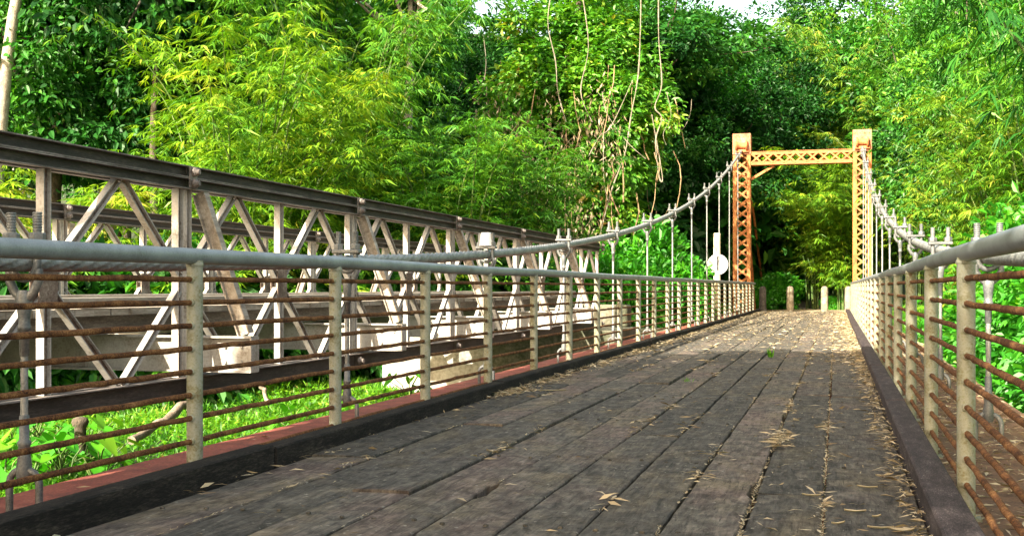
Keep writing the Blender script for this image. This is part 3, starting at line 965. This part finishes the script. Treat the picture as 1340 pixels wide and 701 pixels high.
# --- bamboo kinds
bamA = bamboo_mesh('bamboo_a', 'bamboo_leaf', 21, 34, 8.0, 2.6, .9, leaf=.28, branch=44)
bamB = bamboo_mesh('bamboo_b', 'bamboo_leaf_green', 22, 34, 8.5, 2.4, .9, leaf=.27, branch=44)
bamC = bamboo_mesh('bamboo_c', 'bamboo_leaf_olive', 23, 34, 9.0, 2.6, .9, leaf=.27, branch=44)
bamLow = bamboo_mesh('bamboo_d', 'bamboo_leaf', 24, 30, 4.2, 1.9, .8, leaf=.26, branch=40, start=.12)
bamTall = bamboo_mesh('bamboo_e', 'bamboo_leaf_green', 25, 36, 12.5, 3.2, 1.1, leaf=.29, branch=48, start=.18)

def bam(meshes, u, z, label, rot, sc, group=None):
    x, y = at(u, z)
    return place('bamboo_clump', meshes, x, y, label, 'bamboo', group, rot, sc, CU)
bam(bamA, 330, 23.5, 'bright yellow-green bamboo clump bulging above the left truss', .3, (1.15, 1.15, .86))
bam(bamB, 430, 27.5, 'tall mid-green bamboo clump right behind the bulging yellow-green one', 2.2, (1.2, 1.2, 1.12))
bam(bamB, 575, 27.0, 'mid-green bamboo clump above the far half of the left truss', 1.1, (1.1, 1.1, .70))
bam(bamB, 655, 28.5, 'green bamboo clump between the truss end and the vine-hung tree', 4.1, (.95, .95, .68))
bam(bamB, 470, 31.0, 'green bamboo clump rising behind two other bamboo clumps at the upper left centre', 3.3, (1.1, 1.1, .84))
bam(bamLow, 20, 23.0, 'low bright bamboo seen through the truss at the left edge', .5, (1.4, 1.4, .98))
bam(bamLow, 190, 23.2, 'low bright bamboo seen through the second truss panel', 1.9, (1.3, 1.3, .72))
bam(bamLow, -90, 21.5, 'low bamboo beyond the left edge of the photo, behind the truss', 3.9, (1.4, 1.4, .85))
bam(bamLow, 470, 26.0, 'low bamboo behind the fourth truss panel', 2.9, (1.1, 1.1, .8))
bam(bamTall, 235, 37.0, 'tall shaded bamboo behind the thin dark trunk', .9, (1.0, 1.0, .95))
bam(bamTall, 290, 31.0, 'tall bamboo at the top left behind the bright clump', 2.6, (1.0, 1.0, 1.0))
# right bank
bam(bamC, 1085, 51.0, 'olive bamboo drooping over the right end of the tower beam', .7, (1.25, 1.25, .70))
bam(bamC, 1190, 51.0, 'olive bamboo right behind the right tower leg', 2.4, (1.3, 1.3, 1.0))
bam(bamC, 1110, 57.0, 'tall olive bamboo above the tower beam', 4.4, (1.4, 1.4, 1.55))
bam(bamB, 1305, 31.0, 'green bamboo above the right suspension cable', 1.4, (.65, .65, .82))
bam(bamC, 1345, 24.0, 'olive bamboo at the right edge above the handrail', 5.0, (.95, .95, .72))
bam(bamB, 1275, 42.0, 'tall green bamboo in the upper right', 3.0, (1.3, 1.3, 1.3))
bam(bamTall, 1410, 22.0, 'tall bamboo just beyond the right edge of the photo', 1.2, (1.0, 1.0, .9))

# overhanging sprays over the top right corner
bamOver = bamboo_mesh('bamboo_f', 'dark_leaf', 31, 8, 5.4, .6, .3, lean=(-2.3, -.3), leaf=.20, branch=34, start=.5)  # dark leaf colour stands in for the shade on this spray
place('bamboo_clump', bamOver, *at(1500, 9.5), 'dark overhanging bamboo spray in the top right corner', 'bamboo', None, 0, (1, 1, 1.38), CU)

# bamboo leaning in front of the right tower leg, with a yellow culm
bamFront = bamboo_mesh('bamboo_g', 'bamboo_leaf', 33, 10, 6.4, 1.1, .25, lean=(-1.0, -2.6), leaf=.29, branch=95, start=.20)
x, y = at(1106, 48.3)
place('bamboo_clump', bamFront, x, y, 'yellow-stemmed bamboo hanging in front of the right tower leg', 'bamboo', None, 0, (1.25, 1.25, 1.0), CU)

# --- broadleaf trees
trA = tree_mesh('tree_a', 'dark_leaf', 41, 13, 8.0, 3.6, 3.6, 5.2, 190, 130, .24, .95, 14, .22, 'bark')
trB = tree_mesh('tree_b', 'broad_leaf', 42, 14, 8.5, 3.8, 3.8, 5.6, 190, 130, .24, .95, 14, .22, 'bark')
trC = tree_mesh('tree_c', 'dark_leaf', 43, 16, 10.0, 4.2, 4.2, 6.0, 200, 120, .27, 1.05, 14, .25, 'pale_bark')
trD = tree_mesh('tree_d', 'fresh_leaf', 44, 12, 8.0, 3.6, 3.6, 4.5, 150, 120, .24, 1.0, 14, .2, 'bark')
trPale = tree_mesh('tree_e', 'broad_leaf', 45, 15, 11.5, 3.0, 3.0, 3.6, 90, 90, .28, .9, 12, .20, 'pale_bark', lean=(2.6, .4), lo=7)
trThin = tree_mesh('tree_f', 'dark_leaf', 46, 13, 10.0, 2.8, 2.8, 3.4, 90, 80, .26, .9, 10, .12, 'bark', lo=7)
trSnag = tree_mesh('tree_g', 'broad_leaf', 47, 14, 11.5, 2.4, 2.4, 2.5, 46, 70, .28, .9, 9, .22, 'pale_bark', lean=(-.5, 0), lo=7)

def tr_(meshes, u, z, label, rot=0, sc=(1, 1, 1), group=None, kind='forest_tree'):
    x, y = at(u, z)
    return place(kind, meshes, x, y, label, 'tree', group, rot, sc)
tr_(trPale, -31, 27, 'pale-trunked leaning tree at the top left edge', 0, (1, 1, 1))
tr_(trThin, 212, 27.5, 'thin dark straight trunk left of the bright bamboo', 0, (1, 1, 1))
tr_(trPale, 168, 33, 'tree with dappled pale trunk in the left shade', 2.4, (1, 1, .95))
tr_(trSnag, 545, 33, 'pale mottled trunk above the green bamboo', 0, (1, 1, .95))
tr_(trB, 75, 30, 'dark blue-green tree in the shade right of the pale leaning trunk', .6, (1, 1, 1))
tr_(trA, 150, 31, 'dark leafy tree left of the thin straight trunk', 1.6, (1, 1, 1.05))
tr_(trA, 245, 33, 'dark leafy tree right of the thin straight trunk', 4.6, (1, 1, 1.1))
tr_(trC, -20, 32, 'dark tree at the top left edge behind the pale leaning trunk', 2.0, (.9, .9, .9))
tr_(trB, 1262, 32, 'dark green broadleaf tree among the bamboo right of the tower', 0.0, (.55, .55, .72))
tr_(trA, 835, 53, 'dark leafy tree right behind the vine-hung tree', 5.1, (1, 1, .9))
tr_(trA, 795, 54, 'dark leafy tree closing the view behind the vine-hung tree', 3.1, (1, 1, .75))
tr_(trC, 1345, 36, 'dark broad tree in the shade at the upper right edge', 1.0, (.9, .9, .85))
# closed wall of forest behind
wall = [(trA, -60, 34), (trB, 70, 38), (trA, 130, 42), (trB, 250, 40), (trA, 340, 37), (trC, 30, 46), (trC, 200, 50),
        (trB, 430, 40), (trA, 505, 46), (trC, 600, 51), (trA, 560, 47), (trC, 380, 50), (trB, 700, 54), (trC, 780, 50),
        (trA, 870, 52), (trA, 925, 50), (trA, 965, 57), (trA, 1015, 55), (trC, 900, 62), (trC, 985, 64),
        (trC, 1050, 66), (trB, 1150, 60), (trB, 1215, 52), (trA, 1290, 44), (trC, 1380, 40), (trB, 1330, 56), (trC, 1230, 66), (trB, 1460, 30),
        (trC, 560, 58), (trC, 690, 62), (trB, 300, 60), (trC, 110, 62), (trC, -120, 46), (trB, 460, 62)]
g5 = random.Random(77)
for k, (ms, u, z) in enumerate(wall):
    s_ = {965: .92, 985: .84, 925: .98, 1015: .95, 900: .9, 560: .82, 505: .86, 600: .74}.get(u, g5.uniform(.85, 1.1))
    tr_(ms, u, z, 'tall leafy forest tree in the dense wall of woodland behind the bridges', g5.uniform(0, 6.3), (s_, s_, s_ * g5.uniform(.9, 1.12)), 'forest trees behind the bridges')
tr_(trD, 893, 54, 'lighter green tree left of the sky gap above the dark woods', 1.0, (1.0, 1.0, .95))
tr_(trD, 1010, 74, 'pale hazy tree crown under the bright sky gap', 3.0, (1.1, 1.1, .92))

# --- the vine-hung tree in the middle
vt = tree_mesh('vine_tree', 'vine_leaf', 51, 13, 6.4, 2.35, 1.9, 6.0, 420, 120, .21, .55, 18, .35, 'bark', hang=.7, flat=1.1)
vx, vy = at(762, 40.0)
vroot = place('vine_hung_tree', vt, vx, vy, 'big tree smothered in climbing vines and dry tangles in the centre', 'tree', None, 0, (1.22, 1.22, .98))
vz = float(ground_z(vx, vy))
g6 = np.random.default_rng(61)
dm = MB()
for k in range(70):
    a = g6.uniform(0, 2 * math.pi); rr = g6.uniform(.85, 1.1)
    px, py = 2.3 * rr * math.cos(a), 1.9 * rr * math.sin(a)
    zt_ = g6.uniform(3.2, 8.5); ln = g6.uniform(.8, 3.0)
    pts = []
    w = g6.normal(0, .25, (5, 2)).cumsum(0) * .4
    for i in range(5):
        pts.append((px + w[i, 0], py + w[i, 1], zt_ - ln * i / 4))
    dm.tube(pts, g6.uniform(.008, .022), 5, False)
dm_o = dm.mesh('dry_vine_tangle', 'dry_vine'); sub('dry_vine_tangle', dm_o, vroot)
# hanging dry leaf curtains
n = 2400
ci = g6.integers(0, 26, n)
cc = np.stack([g6.uniform(-2.6, 1.2, 26), g6.uniform(-2.4, -1.4, 26), g6.uniform(2.6, 7.0, 26)], 1)
P = cc[ci] + g6.normal(0, 1, (n, 3)) * np.array([.25, .2, .6])
D = g6.normal(0, .35, (n, 3)) + np.array([0, 0, -1.])
V = leaves(P, D, g6.normal(0, 1, (n, 3)), g6.uniform(.12, .3, n), g6.uniform(.02, .05, n))
sub('dry_leaf_curtain', quads_mesh('dry_leaf_curtain', V, 'straw', np.clip(g6.normal(.3, .2, n), 0, 1)), vroot)

def vine(uv, z, rad, label):
    pts = [Vector(at(u, z + dz, v)) for u, v, dz in uv]
    # catmull-rom
    out = []
    for i in range(len(pts) - 1):
        p0, p1, p2, p3 = pts[max(i - 1, 0)], pts[i], pts[i + 1], pts[min(i + 2, len(pts) - 1)]
        for t in np.linspace(0, 1, 7)[:-1]:
            out.append(.5 * ((2 * p1) + (p2 - p0) * t + (2 * p0 - 5 * p1 + 4 * p2 - p3) * t * t + (3 * p1 - p0 - 3 * p2 + p3) * t ** 3))
    out.append(pts[-1])
    base = out[-1].copy()
    m = MB(); m.tube([p - base for p in out], [rad * (.50 + .16 * math.sin(i * .7)) for i in range(len(out))], 7)
    o = m.build('hanging_vine', 'vine_bark'); o.location = base
    tag(o, label, 'vine', 'pale vines hanging around the vine-hung tree')
zv = 36.9
vine([(724, -25, 0), (717, 30, 0), (727, 80, .1), (730, 120, 0), (741, 160, 0)], zv, .035, 'pale vine hanging down the left face of the vine-hung tree')
vine([(839, -25, 0), (838, 40, .1), (835, 100, 0), (826, 150, 0), (818, 200, 0), (800, 250, .2), (785, 308, .3)], zv, .04, 'long pale vine slanting down to the left from top to truss')
vine([(862, -25, 0), (862, 50, 0), (866, 110, .1), (857, 140, 0), (866, 155, 0), (858, 185, 0), (863, 232, .1), (867, 233, .1), (860, 190, .2), (853, 150, .2)], zv, .038, 'pale vine with a hooked loop at its lower end')
vine([(788, 120, 0), (795, 150, 0), (820, 185, 0), (845, 208, 0)], zv, .025, 'thin vine crossing the slanting one to the right')
vine([(770, 205, 0), (785, 178, 0), (800, 165, 0), (828, 105, .1)], zv, .028, 'crooked vine branch rising to the right in the tree centre')
vine([(790, 175, 0), (790, 230, 0), (795, 262, 0)], zv, .024, 'short straight vine under the crooked branch')
vine([(872, 120, 0), (878, 150, 0), (868, 175, 0), (872, 190, 0)], zv, .014, 'thin dark kinked vine right of the hooked loop')
vine([(905, 130, 0), (903, 150, 0), (893, 170, 0), (880, 178, 0)], zv + 2, .014, 'thin curved vine hanging free before the dark woods')
vine([(633, 50, 0), (636, 80, 0), (634, 105, 0)], zv + 2, .02, 'thin pale hanging vine above the green bamboo')
vine([(760, -20, 0), (770, 60, 0), (760, 120, 0), (775, 160, 0)], zv, .03, 'twisted vine down the middle of the vine-hung tree')

# broad limb reaching over towards the sky gap
lm = tree_mesh('tree_h', 'dark_leaf', 71, 12, 9.2, 2.6, 2.0, 1.5, 60, 110, .22, .8, 8, .10, 'bark', lean=(1.4, 0), flat=.4, lo=7)
tr_(lm, 805, 47, 'spreading tree whose limbs reach right across the sky gap', 0, (1.5, 1.5, 1.15))
tr_(lm, 575, 50, 'spreading tree whose limbs cross the sky at the top middle', 2.9, (1.5, 1.5, 1.02))

# --- shrubs
shA = tree_mesh('shrub_a', 'fresh_leaf', 81, 1.5, .85, .95, .95, .75, 60, 60, .17, .36, 10, .03, 'bark', flat=.8)
shB = tree_mesh('shrub_b', 'broad_leaf', 82, 2.0, 1.2, 1.0, 1.0, 1.1, 70, 55, .26, .42, 12, .035, 'bark', flat=.8)
shC = tree_mesh('shrub_c', 'dark_leaf', 83, 2.4, 1.4, 1.3, 1.3, 1.2, 70, 60, .26, .5, 12, .04, 'bark', flat=.8)
SHL = ['bright green shrub growing behind the far half of the left railing', 'green shrub among those behind the left railing']
g7 = random.Random(8)
for k, (u, z) in enumerate([(700, 36), (745, 37), (790, 39), (835, 38), (868, 40), (820, 33), (880, 35), (760, 33), (610, 31), (645, 32), (675, 30.5)]):
    x, y = at(u, z)
    s_ = g7.uniform(.9, 1.35)
    place('shrub', shA, x, y, SHL[0], 'shrub', 'bright shrubs behind the left railing', g7.uniform(0, 6), (s_ * 1.2, s_ * 1.2, s_ * (1.5 if z < 45 else .85)))
for k, (u, z, lab) in enumerate([(1012, 50, 'bright green bush between the first two bollards'), (990, 49, 'bright green bush behind the dark bollard'),
                                 (1055, 56, 'low dark bush behind the middle gap of the bollards'), (1096, 49, 'low green bush between the two pale bollards')]):
    x, y = at(u, z); s_ = [1.0, .8, .8, .55][k]
    place('shrub', shA if k != 2 else shC, x, y, lab, 'shrub', None, k, (s_, s_, s_ * (.75 if k == 3 else 1)))
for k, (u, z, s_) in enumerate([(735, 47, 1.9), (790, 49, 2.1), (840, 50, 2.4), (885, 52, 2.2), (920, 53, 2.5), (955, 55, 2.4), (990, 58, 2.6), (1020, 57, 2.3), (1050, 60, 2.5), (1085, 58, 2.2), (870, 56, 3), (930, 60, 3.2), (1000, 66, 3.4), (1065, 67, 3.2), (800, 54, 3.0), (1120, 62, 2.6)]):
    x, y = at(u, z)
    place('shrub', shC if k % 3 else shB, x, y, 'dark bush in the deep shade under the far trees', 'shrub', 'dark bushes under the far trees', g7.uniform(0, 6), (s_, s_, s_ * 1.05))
# understory behind the truss
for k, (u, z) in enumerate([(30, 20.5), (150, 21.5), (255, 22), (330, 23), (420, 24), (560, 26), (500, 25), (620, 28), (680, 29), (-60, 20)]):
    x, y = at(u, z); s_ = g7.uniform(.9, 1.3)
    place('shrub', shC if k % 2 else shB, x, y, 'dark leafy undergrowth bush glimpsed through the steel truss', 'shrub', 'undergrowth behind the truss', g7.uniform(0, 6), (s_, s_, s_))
# right bank, close
rb = tree_mesh('shrub_d', 'fresh_leaf', 84, 2.4, 1.4, .8, .9, 1.3, 80, 60, .15, .40, 12, .03, 'bark', flat=.9)
for k, (x, y, s_) in enumerate([(2.6, 5.2, .85), (2.5, 6.9, .9), (3.6, 6.2, 1.0), (2.5, 8.6, .9), (3.3, 8.4, 1.1), (2.5, 10.5, .95), (2.6, 12.6, 1.0), (3.6, 11.2, 1.2), (2.7, 15, 1.05), (2.7, 17.6, 1.1), (3.0, 20.5, 1.2), (3.2, 24, 1.3), (3.3, 28, 1.4), (4.4, 7.8, 1.2), (4.8, 10.5, 1.3), (5.0, 14, 1.4)]):
    place('shrub', rb, x, y, 'leafy green bush crowding the bank beyond the right railing', 'shrub', 'bushes beyond the right railing', g7.uniform(0, 6), (s_, s_, s_ * (1.0 if k % 3 else 1.2)))

# --- large-leaved plants on the left bank
def taro_mesh(seed):
    g = np.random.default_rng(seed); m = MB(); st = MB()
    for k in range(9):
        a = g.uniform(0, 6.28); r = g.uniform(.12, .42); h = g.uniform(.30, .62)
        tipx, tipy = r * math.cos(a), r * math.sin(a)
        st.tube([(0, 0, 0), (tipx * .4, tipy * .4, h * .7), (tipx, tipy, h)], [.012, .009, .006], 5, False)
        s_ = g.uniform(.26, .44); az = a + g.normal(0, .5); til = g.uniform(.2, .8)
        s_ *= .62; out = [(0, .0), (-.12, .16), (-.30, .28), (-.20, .42), (.10, .44), (.45, .30), (.80, .10), (1.0, 0)]
        L_ = [(p, q) for p, q in out]; Rr = [(p, -q) for p, q in out[1:-1]][::-1]
        pts = []
        for p, q in L_ + Rr:
            lx, ly, lz = p * s_ * math.cos(til), q * s_, -p * s_ * math.sin(til) + abs(q) * s_ * .25
            pts.append((tipx + lx * math.cos(az) - ly * math.sin(az), tipy + lx * math.sin(az) + ly * math.cos(az), h + lz))
        c = len(pts); cx = np.mean(np.array([pts[0], pts[7]]), 0)
        vs = pts + [tuple(cx)]
        m.add(vs, [(i, (i + 1) % c, c) for i in range(c)], float(np.clip(.55 + g.normal(0, .18), 0, .9)), True)
    return m.mesh('taro_leaves', 'fresh_leaf', True), st.mesh('taro_stems', 'culm')
tar = [taro_mesh(90 + i) for i in range(3)]
spots = [(5, 11.8), (35, 12.3), (70, 12.6), (100, 13.3), (130, 12.7), (60, 14.0), (20, 13.8), (115, 14.4), (10, 12.9), (85, 11.9), (-25, 12.5), (45, 15), (390, 16.5), (535, 20)]
for k, (u, z) in enumerate(spots):
    x, y = at(u, z)
    place('taro_plant', tar[k % 3], x, y, 'broad heart-leaved plant on the grassy bank under the left truss', 'plant', 'broad-leaved plants on the left bank', g7.uniform(0, 6), (1, 1, 1), ('leaves', 'stems'))

# --- grass and creepers (countless)
def grass(name, n, region, ln0, ln1, seed, up=.8, mat='grass_leaf', tm=.5):
    g = np.random.default_rng(seed)
    x0, x1, y0, y1 = region
    X = g.uniform(x0, x1, n); Y = g.uniform(y0, y1, n)
    k_ = ~((X > -4.0) & (X < 1.65) & (Y < 45.6)) & ~((X > -3.2) & (X < .95) & (Y > 45.2))
    X, Y = X[k_], Y[k_]; n = len(X)
    pat = .5 + .25 * np.sin(X * 1.1 + 2 * np.sin(Y * .6)) + .25 * np.sin(Y * 1.4 + 1.7 * np.sin(X * .8))
    Z = ground_z(X, Y) + g.random(n) ** 1.5 * .22 * (.4 + pat)
    P = np.stack([X, Y, Z], 1)
    thin = g.random(n) < .45
    D = g.normal(0, .6, (n, 3)); D[:, 2] = np.abs(D[:, 2]) * .4 + np.where(thin, up, .15)
    ln = g.uniform(ln0, ln1, n) * np.where(thin, 1.4, .9)
    wd = np.where(thin, ln * .10, ln * .55)
    Nn = np.array([0, 0, 1.]) + g.normal(0, .5, (n, 3))
    V = leaves(P, D, Nn, ln, wd, .45, .2)
    T = np.clip(tm + (pat - .5) * .45 + g.normal(0, .22, n), 0, .96)
    T[g.random(n) < .01] = 1
    tag(link(name, quads_mesh(name, V, mat, T)), kind='stuff')
grass('grass', 170000, (-16, -3.9, 8.5, 30), .05, .13, 101)
grass('undergrowth', 26000, (-26, -15.5, 6, 32), .14, .34, 102, tm=.3, mat='broad_leaf')
grass('grass', 60000, (-15, 6, 29.6, 45.0), .12, .30, 103)
grass('grass', 16000, (-12, -3.6, 45, 58), .12, .30, 104)
grass('grass', 9000, (1.2, 8, 45, 58), .12, .30, 105)
grass('undergrowth', 26000, (1.6, 9, 2, 36), .14, .34, 106, tm=.45, mat='broad_leaf')
grass('undergrowth', 8000, (-9, -3.9, 24.2, 29.6), .14, .3, 107, tm=.3)

# fallen logs on the bank
def log(u0, v0, u1, v1, z0, z1, r, label):
    a, b_ = Vector(at(u0, z0, v0)), Vector(at(u1, z1, v1))
    m = MB(); n = 8; rr = random.Random(int(u0))
    m.tube([(b_ - a) * (i / n) + Vector((rr.gauss(0, .02), rr.gauss(0, .02), rr.gauss(0, .02))) for i in range(n + 1)], [r * rr.uniform(.8, 1.1) for _ in range(n + 1)], 8)
    o = m.build('fallen_log', 'log_wood'); o.location = a
    tag(o, label, 'log')
log(172, 578, 256, 520, 14.0, 16.0, .062, 'pale fallen log lying in the grass behind the nearest left post')
log(350, 522, 340, 498, 16.8, 17.2, .03, 'short dry stick poking up from the grass under the truss')
m = MB(); x, y, z = at(105, 13.6, 562); m.lathe((0, 0, 0), [(.07, -.3), (.065, .02), (.085, .05), (.10, .09), (.085, .13), (.04, .15)], 12)
o = m.build('cut_stump', 'bark'); o.location = (x, y, z); tag(o, 'small brown cut stump among the broad leaves at lower left', 'stump')

# ------------------------------------------------------------------ leaf litter on the deck
g8 = np.random.default_rng(120)
lx, ly, lz, ln_, al_ = [], [], [], [], []
def scatter(n, fx, fy, fz=.006, sc=1.0, align=0.0):
    lx.append(fx(n)); ly.append(fy(n)); lz.append(np.full(n, fz)); ln_.append(np.clip(g8.normal(.055, .022, n), .015, .12) * sc); al_.append(np.full(n, align))
ybias = lambda a, b, p: (lambda n: a + (b - a) * g8.random(n) ** p)
# along the right kerb
scatter(950, lambda n: XR - np.abs(g8.normal(0, .055, n)) - .005, ybias(3.2, 14, .9), .010)
scatter(5500, lambda n: XR - np.abs(g8.normal(0, .10, n)) - .005, ybias(11, 44, .8), .012)
scatter(4500, lambda n: XR - np.abs(g8.normal(0, .22, n)) - .005, ybias(14, 44, .8), .008)
# along the left kerb, in heaps
heaps = [(9.6, .25), (11.0, .5), (13.5, .7), (16.2, .6), (19, .9), (22, .9), (26, 1.2), (31, 1.5), (36, 1.5), (41, 1.5)]
for hy_, s_ in heaps:
    scatter(420, lambda n: XL + np.abs(g8.normal(0, .10, n)) + .005, lambda n: g8.normal(hy_, s_, n), .012)
scatter(260, lambda n: XL + np.abs(g8.normal(0, .08, n)) + .005, ybias(4.5, 20, 1), .008)
# in the plank gaps
for i in range(1, len(xb) - 1):
    k = 160 if i > 3 else (2400 if i < 3 else 700)
    scatter(k, lambda n: xb[i] + g8.normal(0, .003, n), lambda n: 3 + 37 * np.clip(np.repeat(g8.random(n // 12 + 1), 12)[:n] ** 1.5 + g8.normal(0, .003, n), 0, 1), .001, .62, 1.0)
    for _ in range(5 if i > 3 else 9):
        yc = g8.uniform(4, 30); scatter(26, lambda n: xb[i] + g8.normal(0, .022, n), lambda n: g8.normal(yc, .14, n), .008)
# stray leaves
scatter(500, lambda n: g8.uniform(XL, XR, n), ybias(3, 44, 1.3), .008)
scatter(3000, lambda n: g8.uniform(XL, XR, n), ybias(13, 45, .62), .006)
nfine = sum(len(q) for q in lx)
scatter(15000, lambda n: g8.uniform(XL, XR, n), ybias(15, 45.2, .55), .005)  # fine pale straw added to make the far planks look sunlit
scatter(110, lambda n: XR - g8.random(n) * .65, ybias(3, 9, 1), .008)
# special pile in the broken plank
scatter(240, lambda n: -.31 + g8.normal(0, .022, n), lambda n: 7.1 + g8.uniform(-.4, .25, n), .010)
# on the right edge girder outside the railing and on the left one
scatter(12000, lambda n: g8.uniform(.48, 1.38, n), ybias(2.5, 40, 1.1), -.070)
scatter(500, lambda n: g8.uniform(-3.7, -2.86, n), ybias(4, 40, .7), -.072)
X, Y, Z, LN, ALI = map(np.concatenate, (lx, ly, lz, ln_, al_))
ok = (Y > Y0) & (Y < 45.2)
X, Y, Z, LN = X[ok], Y[ok], Z[ok], LN[ok]
n = len(X)
LN = np.where(Y > 14, LN * 1.3, LN)
fine_ = (np.arange(len(ok))[ok] >= nfine) & (np.arange(len(ok))[ok] < nfine + 15000)
LN = np.where(fine_, LN * .48, LN)
a = g8.uniform(0, 2 * math.pi, n)
a = np.where(ALI[ok] > 0, math.pi / 2 + g8.normal(0, .28, n), a)
D = np.stack([np.cos(a), np.sin(a), g8.normal(.05, .16, n)], 1)
Z = Z + g8.random(n) * .018 * np.where(Z > .009, 1, .3)
V = leaves(np.stack([X, Y, Z], 1), D, np.array([0, 0, 1.]) + g8.normal(0, .45, (n, 3)), LN, LN * np.where(g8.random(n) < .8, .11, .26), .42, .1)
V[:, :, 2] = np.maximum(V[:, :, 2], np.where(Z[:, None] < -.05, -.0765, .006))
tag(link('leaf_litter_and_sun_flecks', quads_mesh('leaf_litter_and_sun_flecks', V, 'straw', np.clip(g8.normal(.55, .32, n), 0, 1))), kind='stuff')

# big curled leaves close to the camera on the right
def big_leaf(u, v, ln, wd, az, label):
    z = FPX * CAMZ / (v - 376.0)
    x, y = at(u, z)
    m = MB(); n = 7; vs = []
    for i in range(n + 1):
        t = i / n; w = wd * math.sin(math.pi * min(1, t * 1.02) ** .8) + .001
        cz = .006 + .005 * (2 * t - 1) ** 2
        for s_ in (-1, 0, 1):
            px, py = (t - .5) * ln, s_ * w / 2
            vs.append((px * math.cos(az) - py * math.sin(az), px * math.sin(az) + py * math.cos(az), cz + (.007 if s_ else 0)))
    fs = []
    for i in range(n):
        for c in range(2): fs.append((i * 3 + c, i * 3 + c + 1, i * 3 + c + 4, i * 3 + c + 3))
    m.add(vs, fs, .85, True)
    o = m.build('dry_leaf', 'straw', None, True); o.location = (x, y, .002)
    tag(o, label, 'leaf', 'large dry leaves on the near planks')
big_leaf(1119, 672, .085, .022, .05, 'pale dry leaf across the gap at the lower right of the deck')
big_leaf(1152, 694, .095, .010, .15, 'thin straw leaf at the bottom right edge of the deck')
big_leaf(1180, 697, .09, .05, .1, 'wide cream dry leaf against the right kerb at the bottom')
big_leaf(1097, 688, .06, .012, .6, 'small tilted dry leaf left of the pale one')
big_leaf(1147, 679, .05, .012, .8, 'small curled dry leaf beside the wide cream leaf')
big_leaf(1135, 640, .09, .012, -.1, 'straw leaf with a forked tip beside the kerb')
big_leaf(1062, 651, .08, .010, .0, 'slim straw leaf by the cross joint of the planks')
big_leaf(1155, 625, .07, .014, .4, 'dry leaf leaning on the right kerb')
big_leaf(720, 512, .28, .03, .2, 'long dry leaf lying near the left kerb')

# little weeds in the planks
def weed(u, v, hgt, label):
    z = FPX * CAMZ / (v - 376.0); x, y = at(u, z)
    g = np.random.default_rng(int(u)); n = 16
    D = g.normal(0, .3, (n, 3)); D[:, 2] = 1
    V = leaves(g.normal(0, .02, (n, 3)) * [1, 1, 0], D, g.normal(0, 1, (n, 3)), g.uniform(.5, 1, n) * hgt, np.full(n, hgt * .10))
    o = link('weed', quads_mesh('weed', V, 'grass_leaf', g.uniform(.4, .9, n))); o.location = (x, y, .0)
    tag(o, label, 'weed')
weed(1008, 468, .17, 'green grass tuft sprouting from a plank gap in mid deck')
weed(900, 500, .06, 'small weed in a plank gap left of the grass tuft')

# ------------------------------------------------------------------ trees behind the camera that shade the near deck
shade = tree_mesh('tree_s', 'dark_leaf', 131, 12, 9.2, 1.9, 3.5, 2.2, 110, 90, .30, .85, 12, .2, 'bark')
for k, (x, y) in enumerate([(-5.6, -13.5), (-5.6, -7.0), (-5.5, -.6)]):
    place('shade_tree', shade, x, y, 'leafy tree standing behind the viewpoint, left of the footbridge', 'tree', 'trees behind the viewpoint', 0, (1, 1, 1.05))

# ------------------------------------------------------------------ light, sky, camera
SUN = Vector((-.55, -1.48, 1.0)).normalized()
el = math.asin(SUN.z); az = math.atan2(SUN.x, SUN.y)
w = bpy.data.worlds.new('World'); scene.world = w; w.use_nodes = True
nt = w.node_tree
sky = nt.nodes.new('ShaderNodeTexSky'); sky.sky_type = 'NISHITA'; sky.sun_disc = False
sky.sun_elevation = el; sky.sun_rotation = az % (2 * math.pi)
bg = nt.nodes['Background']; bg.inputs['Strength'].default_value = .15
sky.dust_density = 2.5; sky.ozone_density = .4
wt = mixc(nt, 1.0, sky.outputs[0], (1.18, 1.0, .74), 'MULTIPLY')
nt.links.new(wt, bg.inputs['Color'])
sl = bpy.data.lights.new('sun', 'SUN'); sl.energy = 4.6; sl.angle = R(.5); sl.color = (1.0, .92, .76)
so = bpy.data.objects.new('sun', sl); C.objects.link(so)
so.rotation_euler = SUN.to_track_quat('Z', 'Y').to_euler()

cd = bpy.data.cameras.new('camera'); cam = bpy.data.objects.new('camera', cd); C.objects.link(cam)
cd.sensor_width = 36; cd.lens = FPX / 1340.0 * 36.0
cd.shift_y = 25.5 / 1340.0
cd.clip_start = .05; cd.clip_end = 2000
cam.location = (0, 0, CAMZ); cam.rotation_euler = (R(90), 0, TH)
scene.camera = cam
vs_ = scene.view_settings
vs_.view_transform = 'Standard'; vs_.look = 'None'; vs_.gamma = 1; vs_.exposure = 1.95; vs_.use_curve_mapping = False
scene.cycles.max_bounces = 8
scene.cycles.transmission_bounces = 6
